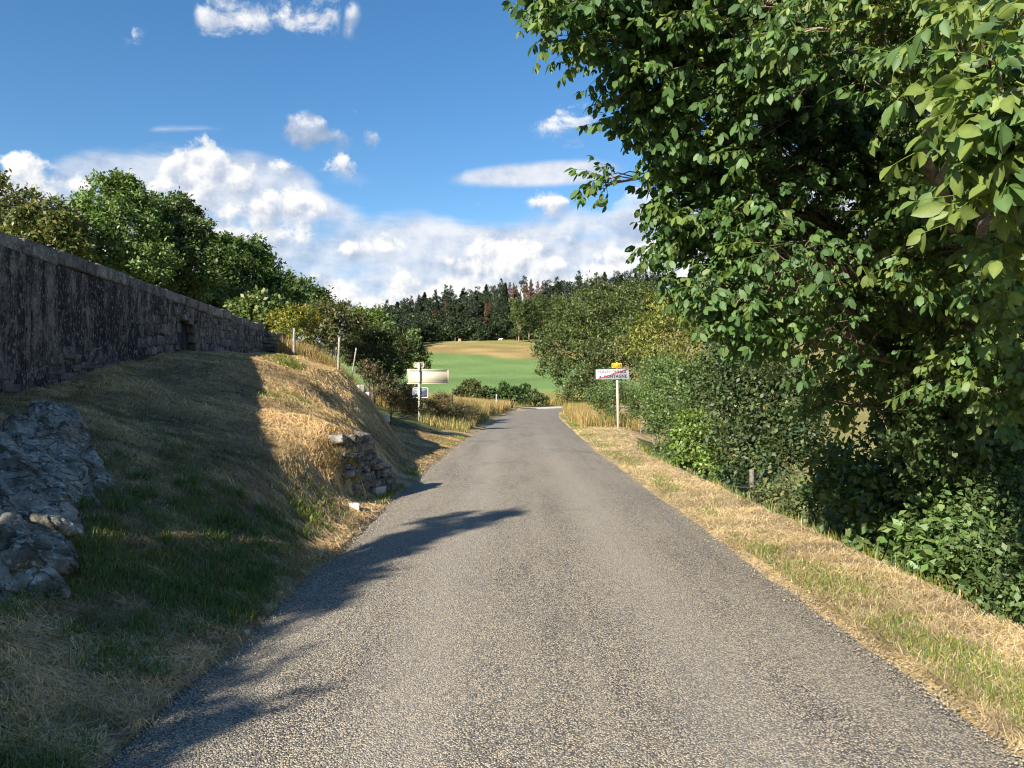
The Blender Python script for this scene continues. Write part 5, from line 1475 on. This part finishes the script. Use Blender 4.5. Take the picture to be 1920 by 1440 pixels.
def build_wood():
    r = np.random.default_rng(88)
    con = [conifer_mesh(10 + i, 12.0 + .8 * i, 2.8 + .2 * i, ((0.030, 0.048, 0.026), (0.038, 0.056, 0.028), (0.028, 0.044, 0.027), (0.044, 0.060, 0.028))[i]) for i in range(4)]  # dark spruce greens, lowered further for the cloud shadow on the hill
    dead = [conifer_mesh(30 + i, 12.5 + i, 2.2, (0.24, 0.145, 0.11), True) for i in range(2)]
    bro = [broadleaf_mesh(50 + i, 11 + i, 3.9, ((0.032, 0.056, 0.022), (0.038, 0.064, 0.024), (0.035, 0.052, 0.022))[i], 1200, .7) for i in range(3)]  # broadleaf greens with the cloud shadow put into the colour
    pin = [broadleaf_mesh(40 + i, 13.5 + .8 * i, 2.8, ((0.034, 0.050, 0.027), (0.040, 0.058, 0.030), (0.030, 0.046, 0.025))[i], 1000, .65) for i in range(3)]  # pine greens deepened for the same cloud shadow
    pal = [broadleaf_mesh(70 + i, 12 + i, 4.0, ((0.085, 0.125, 0.03), (0.095, 0.13, 0.035))[i], 1500, .7) for i in range(2)]  # lighter greens stand in for sunlight beside the cloud shadow
    spots = []
    rows = [304, 313, 324, 338, 353, 369, 386, 404, 424, 446]
    for k, Y in enumerate(rows):
        x0, x1 = -0.20 * Y, 0.20 * Y
        n = 33 if k < 8 else 38
        for i in range(n):
            x = x0 + (x1 - x0) * (i + r.uniform(.1, .9)) / n
            spots.append((x, Y + r.uniform(-5, 5), k))
    for x, Y in [(-36 - 3 * r.random(), y) for y in range(244, 300, 7)] + [(-42 - 4 * r.random(), y) for y in range(248, 300, 9)]:
        spots.append((x, Y, 1))
    cnt = {'c': 0, 'b': 0, 'd': 0, 'p': 0}
    for (x, Y, k) in spots:
        px = x / Y * F_PX + CX
        redz = (800 < px < 860 and 2 <= k <= 4) or (945 < px < 1020 and 5 <= k <= 9) or (880 < px < 930 and 1 <= k <= 4)
        u = r.random()
        if redz and u < .62: kind, me, nm = 'd', dead[r.integers(0, 2)], 'dead_spruce'
        elif px > 960 and k <= 5 and u < .8: kind, me, nm = 'p', pal[r.integers(0, 2)], 'sunlit_broadleaf_tree'
        elif k <= 2 and u < .8 or (u < .42): kind, me, nm = 'b', bro[r.integers(0, 3)], 'shaded_broadleaf_tree'
        elif u < .84: kind, me, nm = 'n', pin[r.integers(0, 3)], 'pine_tree'
        else: kind, me, nm = 'c', con[r.integers(0, 4)], 'spruce_tree'
        lab = {'n': 'round topped dark pine deepened for cloud shadow in the far wooded hill', 'c': 'dark spruce deepened for cloud shadow among the many crowding the far wooded hill', 'd': 'reddish brown dead spruce standing in the far wooded hill', 'b': 'broadleaf tree toned dark for cloud shadow in the far wooded hill', 'p': 'broadleaf tree with sunlight in its green on the right flank of the far hill'}[kind]
        grp = {'n': 'pines on the far hill', 'c': 'spruces on the far hill', 'd': 'dead spruces on the far hill', 'b': 'broadleaf trees toned for cloud shadow on the far hill', 'p': 'sunlit broadleaf trees on the far hill'}[kind]
        o = link(nm, me, label=lab, cat='tree', group=grp, loc=(x, Y, lz(x, Y) - .3))
        s = r.uniform(.84, 1.08) * (0.8 if k == 0 else 1); o.scale = (s * r.uniform(.9, 1.15), s * r.uniform(.9, 1.15), s); o.rotation_euler[2] = r.random() * 6.28
    scrub = [broadleaf_mesh(90 + i, 4.6 + i, 3.0, (0.034, 0.058, 0.021), 700, .7) for i in range(2)]
    for i in range(34):
        x = -56 + 100 * (i + r.uniform(.2, .8)) / 34; Y = 299 + r.uniform(-2, 4)
        o = link('scrub_bush', scrub[i % 2], label='low dark scrub bush along the edge of the far wood', cat='bush', group='scrub along the wood edge', loc=(x, Y, lz(x, Y) - .8))
        o.scale = (r.uniform(.9, 1.3),) * 3; o.rotation_euler[2] = r.random() * 6.28
    # pale trunked trees standing clear at the edge of the wood
    for k, (px, py, w) in enumerate(((973, 585, 2.4), (992, 580, 2.2), (1012, 572, 2.8), (1042, 575, 3.0), (1066, 590, 2.6))):
        Y = 286 + 3 * k
        sp = [(px, py, Y, w), (px - 8, py + 12, Y, w * .8), (px + 9, py + 10, Y, w * .8), (px + 2, py + 22, Y, w * .8), (px - 4, py + 38, Y, w * .6), (px + 8, py + 46, Y, w * .55), (px, py - 12, Y, w * .8)]
        tree('edge_tree', ('leftmost tall pale trunked tree at the edge of the far wood', 'slender tree second from the left at the edge of the far wood', 'tree with a clear pale forked trunk at the edge of the far wood', 'broad light green tree at the wood edge left of the walnut', 'light green tree at the wood edge half behind the walnut')[k], 'tree',
             px_lumps(sp), base_at(px, Y), .22, 2600, .62, (0.075, 0.112, 0.032), 600 + k, 'pale trees at the wood edge', bark=M_TWIG)


build_wood()

# ------------------------------------------------------------------ grass
def blades(name, X, Y, L, W, tilt, cols, seed, z0=0.0, curve=0.3, az=None):
    """one mesh of bent grass blades; tilt is the angle from upright"""
    r = np.random.default_rng(seed); n = len(X)
    Z = land(X, Y) + z0
    a = r.random(n) * 2 * np.pi if az is None else az
    h = np.stack([np.cos(a), np.sin(a), 0 * a], 1)
    s = np.stack([-np.sin(a), np.cos(a), 0 * a], 1)
    P = np.stack([X, Y, Z], 1)
    st = np.sin(tilt)[:, None]; ct = np.cos(tilt)[:, None]; up = np.array([0, 0, 1.0])
    Lk = L[:, None]
    M = P + (h * st + up * ct) * Lk * .55
    t2 = np.minimum(tilt + curve, 1.75); T = M + (h * np.sin(t2)[:, None] + up * np.cos(t2)[:, None]) * Lk * .45
    w = W[:, None] * s
    V = np.stack([P - w, P + w, M + w * .8, M - w * .8, T], 1).reshape(-1, 3)
    b = np.arange(n)[:, None] * 5
    Q = b + np.array([[0, 1, 2, 3]]); Tt = b + np.array([[3, 2, 4]])
    me = make_mesh(name, V, [Q, Tt], M_GRASS, np.repeat(cols, 5, 0))
    return link(name, me, kind='stuff')


def straws(name, X, Y, L, W, cols, seed, lift=0.02, rise=0.12, az=None):
    """one mesh of cut straws lying every way on the ground"""
    r = np.random.default_rng(seed); n = len(X)
    a = r.random(n) * 2 * np.pi if az is None else az
    z1 = land(X, Y)
    gx = (land(X + .06, Y) - z1) / .06; gy = (land(X, Y + .06) - z1) / .06; gm = np.hypot(gx, gy)
    ct = np.arctan2(gx, -gy) + 0.9 * r.normal(size=n)
    a = np.where(gm * np.abs(np.cos(a - np.arctan2(gy, gx))) > .55, ct, a)
    dx = np.cos(a) * L; dy = np.sin(a) * L
    z2 = land(X + dx, Y + dy)
    A = np.stack([X, Y, z1 + lift * r.random(n)], 1); B = np.stack([X + dx, Y + dy, z2 + lift * r.random(n) + rise * L * r.random(n)], 1)
    s = np.stack([-np.sin(a), np.cos(a), 0.7 * (r.random(n) - .5)], 1) * W[:, None]
    V = np.stack([A - s, A + s, B + s * .6, B - s * .6], 1).reshape(-1, 3)
    me = make_mesh(name, V, np.arange(4 * n).reshape(n, 4), M_GRASS, np.repeat(cols, 4, 0))
    return link(name, me, kind='stuff')


def patchy(X, Y, seed=0):
    a = fbm(xy3(X, Y, .8), 3, 120 + seed); b = fbm(np.stack([X * 1.6, Y * 5.0, 0 * X], 1), 3, 130 + seed); c = fbm(xy3(X, Y, 9), 2, 140 + seed)
    return np.clip(0.95 + 0.95 * a + 0.9 * b + 0.7 * c, .2, 1.45)


def gcol(n, r, kind):
    if kind == 'straw':
        c = np.array([0.62, 0.475, 0.285]) * (0.6 + 0.6 * r.random(n))[:, None]; c[:, 2] *= 0.75 + .5 * r.random(n)
    elif kind == 'dry':
        c = np.array([0.47, 0.32, 0.13]) * (0.6 + 0.6 * r.random(n))[:, None]
    else:
        c = np.array([0.105, 0.185, 0.04]) * (0.6 + 0.7 * r.random(n))[:, None]; c[:, 0] *= 0.8 + .8 * r.random(n)
    return np.clip(c, .01, .9)


def sample(n, x0, x1, y0, y1, r, p=1.6):
    """more points near the eye: density falls off with distance"""
    t = r.random(n); Y = (y0 ** (1 - p) + t * (y1 ** (1 - p) - y0 ** (1 - p))) ** (1 / (1 - p))
    return x0 + (x1 - x0) * r.random(n), Y


def build_grass():
    r = np.random.default_rng(55)
    # left bank: cut straw
    n = 330000
    X, Y = sample(n, -9, -1.6, 3.0, 27, r, 1.5)
    u = road_left(Y) - X
    edge = 0.04 + 0.10 * fbm(xy3(X, Y, 1.5), 3, 91)
    ok = (u > edge) & (X > wall_x(Y) + .05) & (np.abs(X / Y) < .72)
    # the dark hollow and its foot carry little straw
    hol = (Y > 10.6) & (Y < 14.5) & (u < .75); ok &= ~(hol & (r.random(n) < .85))
    X, Y = X[ok], Y[ok]; n = len(X)
    pc = patchy(X, Y); k = r.random(n) < np.clip(pc * 1.1 - .05, .2, 1); X, Y, pc = X[k], Y[k], pc[k]; n = len(X)
    straws('mown_straw', X, Y, .04 + .085 * r.random(n) + .004 * Y, .0013 + .0003 * Y * .7, gcol(n, r, 'straw') * (pc * np.array([[1.0, .97, .93]]).T).T, 56, .028 * np.clip(pc, .5, 1.5), .14)
    # right verge: cut straw
    n = 230000
    X, Y = sample(n, 2.1, 5.4, 3.0, 34, r, 1.6)
    v = X - road_right(Y); wv = np.interp(Y, [0, 20, 26, 33, 50], [1.12, 1.12, 1.7, 2.4, 2.6])
    ok = (v > .06 + .1 * fbm(xy3(X, Y, 1.7), 3, 92)) & (v < wv + .12 * fbm(xy3(X, Y, 1.2), 2, 93) + .08)
    X, Y = X[ok], Y[ok]; n = len(X)
    c = gcol(n, r, 'straw') * np.array([1.0, 1.03, 1.04])
    straws('verge_straw', X, Y, .04 + .07 * r.random(n) + .003 * Y, .0012 + .00022 * Y, c * (.35 + .65 * patchy(X, Y, 3))[:, None], 57, .035, .4)
    # short stubble standing in both
    n = 90000
    X, Y = sample(n, 2.1, 5.2, 3.0, 34, r, 1.6); v = X - road_right(Y); wv = np.interp(Y, [0, 20, 26, 33, 50], [1.15, 1.15, 1.75, 2.45, 2.6])
    ok = (v > .08) & (v < wv); X, Y = X[ok], Y[ok]; n = len(X)
    blades('verge_stubble', X, Y, .03 + .05 * r.random(n), .0014 + .0002 * Y, .2 + .7 * r.random(n), gcol(n, r, 'straw'), 58)
    n = 110000
    X, Y = sample(n, -8, -1.6, 3.0, 26, r, 1.5); u = road_left(Y) - X
    ok = (u > .1) & (X > wall_x(Y)) & (np.abs(X / Y) < .72) & ~((Y > 10.6) & (Y < 14.5) & (u < .7)); X, Y = X[ok], Y[ok]; n = len(X)
    blades('bank_stubble', X, Y, .03 + .05 * r.random(n), .0014 + .0002 * Y, .3 + .8 * r.random(n), gcol(n, r, 'dry') * .9 * patchy(X, Y)[:, None], 59)
    # green regrowth: patches on the shaded slope and lines along the road edges
    n = 270000
    X, Y = sample(n, -6.5, -1.6, 3.0, 14, r, 1.5); u = road_left(Y) - X
    pn = fbm(xy3(X, Y, .9), 3, 95) + .5 * fbm(xy3(X, Y, 3.5), 2, 96)
    band = np.exp(-((u - .9 - .22 * (Y - 5)) / .55) ** 2) * np.clip((8.8 - Y) / 2, 0, 1)
    lip = np.exp(-((u - .14) / .09) ** 2) * (Y < 7.2)
    pr = np.clip(1.5 * (pn - .10), 0, .5) * np.clip((9.0 - Y + .9 * (u - 1)) / 2.2, 0.05, 1) + .26 * band * sstep(-.1, .25, pn) + .35 * lip * (pn > -.08)
    ok = (u > .05) & (X > wall_x(Y) + .1) & (r.random(n) < pr) & (np.abs(X / Y) < .72); X, Y = X[ok], Y[ok]; n = len(X)
    blades('shaded_grass', X, Y, .035 + .06 * r.random(n), .0017 + .0002 * Y, .1 + .6 * r.random(n), gcol(n, r, 'green') * np.array([1.25, 1.05, 1.0]), 60, curve=.5)
    n = 170000
    X, Y = sample(n, 2.1, 4.6, 3.0, 40, r, 1.5); v = X - road_right(Y)
    pn = fbm(xy3(X, Y * .7, 1.1), 3, 97) + .5 * fbm(xy3(X, Y, 4), 2, 98)
    pr = 1.15 * np.exp(-((v - .30) / .20) ** 2) * sstep(-.30, .05, pn) + .25 * np.exp(-((v - .6) / .35) ** 2) * sstep(-.1, .3, pn)
    ok = (v > .07) & (r.random(n) < pr); X, Y = X[ok], Y[ok]; n = len(X)
    c = gcol(n, r, 'green') * np.array([1.5, 1.25, 1.0])
    blades('verge_grass', X, Y, .04 + .075 * r.random(n), .0017 + .0002 * Y, .1 + .7 * r.random(n), c, 61, curve=.5)
    # tufts on the sunny bank and at its foot
    sp = []
    for (px, py, Y0, s, k) in ((520, 715, 17, .12, 500), (545, 722, 16.5, .15, 800), (575, 945, 8.6, .12, 420), (585, 960, 8.3, .10, 320), (790, 885, 14.9, .22, 900), (815, 895, 14.2, .18, 500), (735, 935, 11.6, .14, 600), (745, 950, 11, .14, 500),
                            (505, 785, 13, .15, 300), (560, 780, 13.5, .15, 250), (660, 930, 10.9, .10, 350), (870, 822, 26, .3, 500), (850, 835, 23, .3, 400), (600, 930, 9.3, .2, 300), (770, 915, 12.8, .1, 400)):
        p = at(px, py, Y0); sp.append(np.stack([p[0] + s * r.normal(size=k), p[1] + s * 1.3 * r.normal(size=k)], 1))
    sp = np.concatenate(sp); ok = (road_left(sp[:, 1]) - sp[:, 0]) > .08; sp = sp[ok]; n = len(sp)
    blades('grass_tufts', sp[:, 0], sp[:, 1], .04 + .07 * r.random(n), .0025 + .0002 * sp[:, 1], .1 + .6 * r.random(n), gcol(n, r, 'green') * np.array([1.5, 1.2, 1]), 62, curve=.4)
    cl = []
    for k in range(170):
        Y0 = 4.2 + 3.7 * r.random(); u0 = .25 + 2.2 * r.random() ** 1.3; m = int(30 + 90 * r.random()); sg = .03 + .07 * r.random()
        cl.append(np.stack([float(road_left(Y0)) - u0 + sg * r.normal(size=m), Y0 + sg * 1.2 * r.normal(size=m)], 1))
    cl = np.concatenate(cl); n = len(cl)
    blades('shaded_tufts', cl[:, 0], cl[:, 1], .05 + .08 * r.random(n), np.full(n, .003), .1 + .7 * r.random(n), gcol(n, r, 'green'), 72, curve=.6)
    # fringe over the dry stone facing, brown weeds left of it
    n = 2600; Y = 10.2 + 2.3 * r.random(n); X = -2.50 + .13 * r.normal(size=n) + .30 * (Y - 10.9) * (Y > 10.9)
    blades('dry_weeds', X, Y, .06 + .10 * r.random(n), np.full(n, .0035), .2 + .9 * r.random(n), gcol(n, r, 'dry') * .7, 63, curve=.6)
    # tall dry grass: behind the fence posts, along the left verge to the bend, right verge by the sign
    def tall(name, x0, x1, y0, y1, n, hh, seed, cond=None, green=.25):
        X = x0 + (x1 - x0) * r.random(n); Y = y0 + (y1 - y0) * r.random(n)
        if cond is not None: ok = cond(X, Y); X, Y = X[ok], Y[ok]
        n = len(X); c = gcol(n, r, 'dry'); g = r.random(n) < green; c[g] = gcol(int(g.sum()), r, 'green') * np.array([1.3, 1.1, 1])
        blades(name, X, Y, hh * (.5 + .6 * r.random(n)), .004 + .00016 * Y, .05 + .4 * r.random(n), c, seed, curve=.35)
    tall('tall_dry_grass', -8.0, -4.6, 23.0, 26, 9000, .75, 64, lambda X, Y: X > wall_x(Y) + .4, .12)
    tall('tall_dry_grass', -8, 2, 36, 74, 60000, .95, 65, lambda X, Y: (road_left(Y) - X > .5 + .5 * fbm(xy3(X, Y, .4), 2, 4)) & (road_left(Y) - X < 6.5), .22)
    tall('tall_verge_grass', -6, 0, 29, 45, 16000, .42, 66, lambda X, Y: (road_left(Y) - X > .35) & (road_left(Y) - X < 2.2 + .05 * (Y - 30)), .45)
    tall('tall_dry_grass', 2.4, 8, 34.5, 66, 26000, .85, 67, lambda X, Y: (X - road_right(Y) > .5 + .3 * fbm(xy3(X, Y, .5), 2, 14)) & (X - road_right(Y) < 3.2), .3)
    tall('verge_weeds', 3.1, 4.6, 3.5, 26, 26000, .19, 68, lambda X, Y: (fbm(xy3(X, Y, 1.2), 2, 44) > -.08) & (np.abs(X - road_right(Y) - np.interp(Y, [0, 20, 26], [1.36, 1.36, 1.99])) < .22), .88)
    tall('field_edge_grass', -14, 26, 84, 92, 16000, .9, 69, lambda X, Y: (Y > 86.5 + .05 * X), .5)


build_grass()


# loose chippings along the road edges
def build_grit():
    r = np.random.default_rng(77); n = 9000
    side = r.random(n) < .5; Y = 3 + 22 * r.random(n) ** 1.6
    X = np.where(side, road_left(Y) + .05 + .10 * r.normal(size=n), road_right(Y) - .03 + .09 * r.normal(size=n))
    s = .004 + .006 * r.random(n) ** 2
    Z = np.maximum(land(X, Y), 0.0) + .012
    d = np.array([[1, 0, 0], [0, 1, 0], [-1, 0, 0], [0, -1, 0], [0, 0, .8], [0, 0, -.8]], float)
    V = np.stack([X, Y, Z], 1)[:, None] + d[None] * s[:, None, None] * (0.7 + .6 * r.random((n, 6, 1)))
    f = np.array([[0, 1, 4], [1, 2, 4], [2, 3, 4], [3, 0, 4], [1, 0, 5], [2, 1, 5], [3, 2, 5], [0, 3, 5]])
    F = (np.arange(n)[:, None, None] * 6 + f[None]).reshape(-1, 3)
    c = np.array([.42, .37, .29]) * (.4 + .8 * r.random(n))[:, None]
    link('loose_grit', make_mesh('loose_grit', V.reshape(-1, 3), F, M_GRASS, np.repeat(c, 6, 0)), kind='stuff')


build_grit()
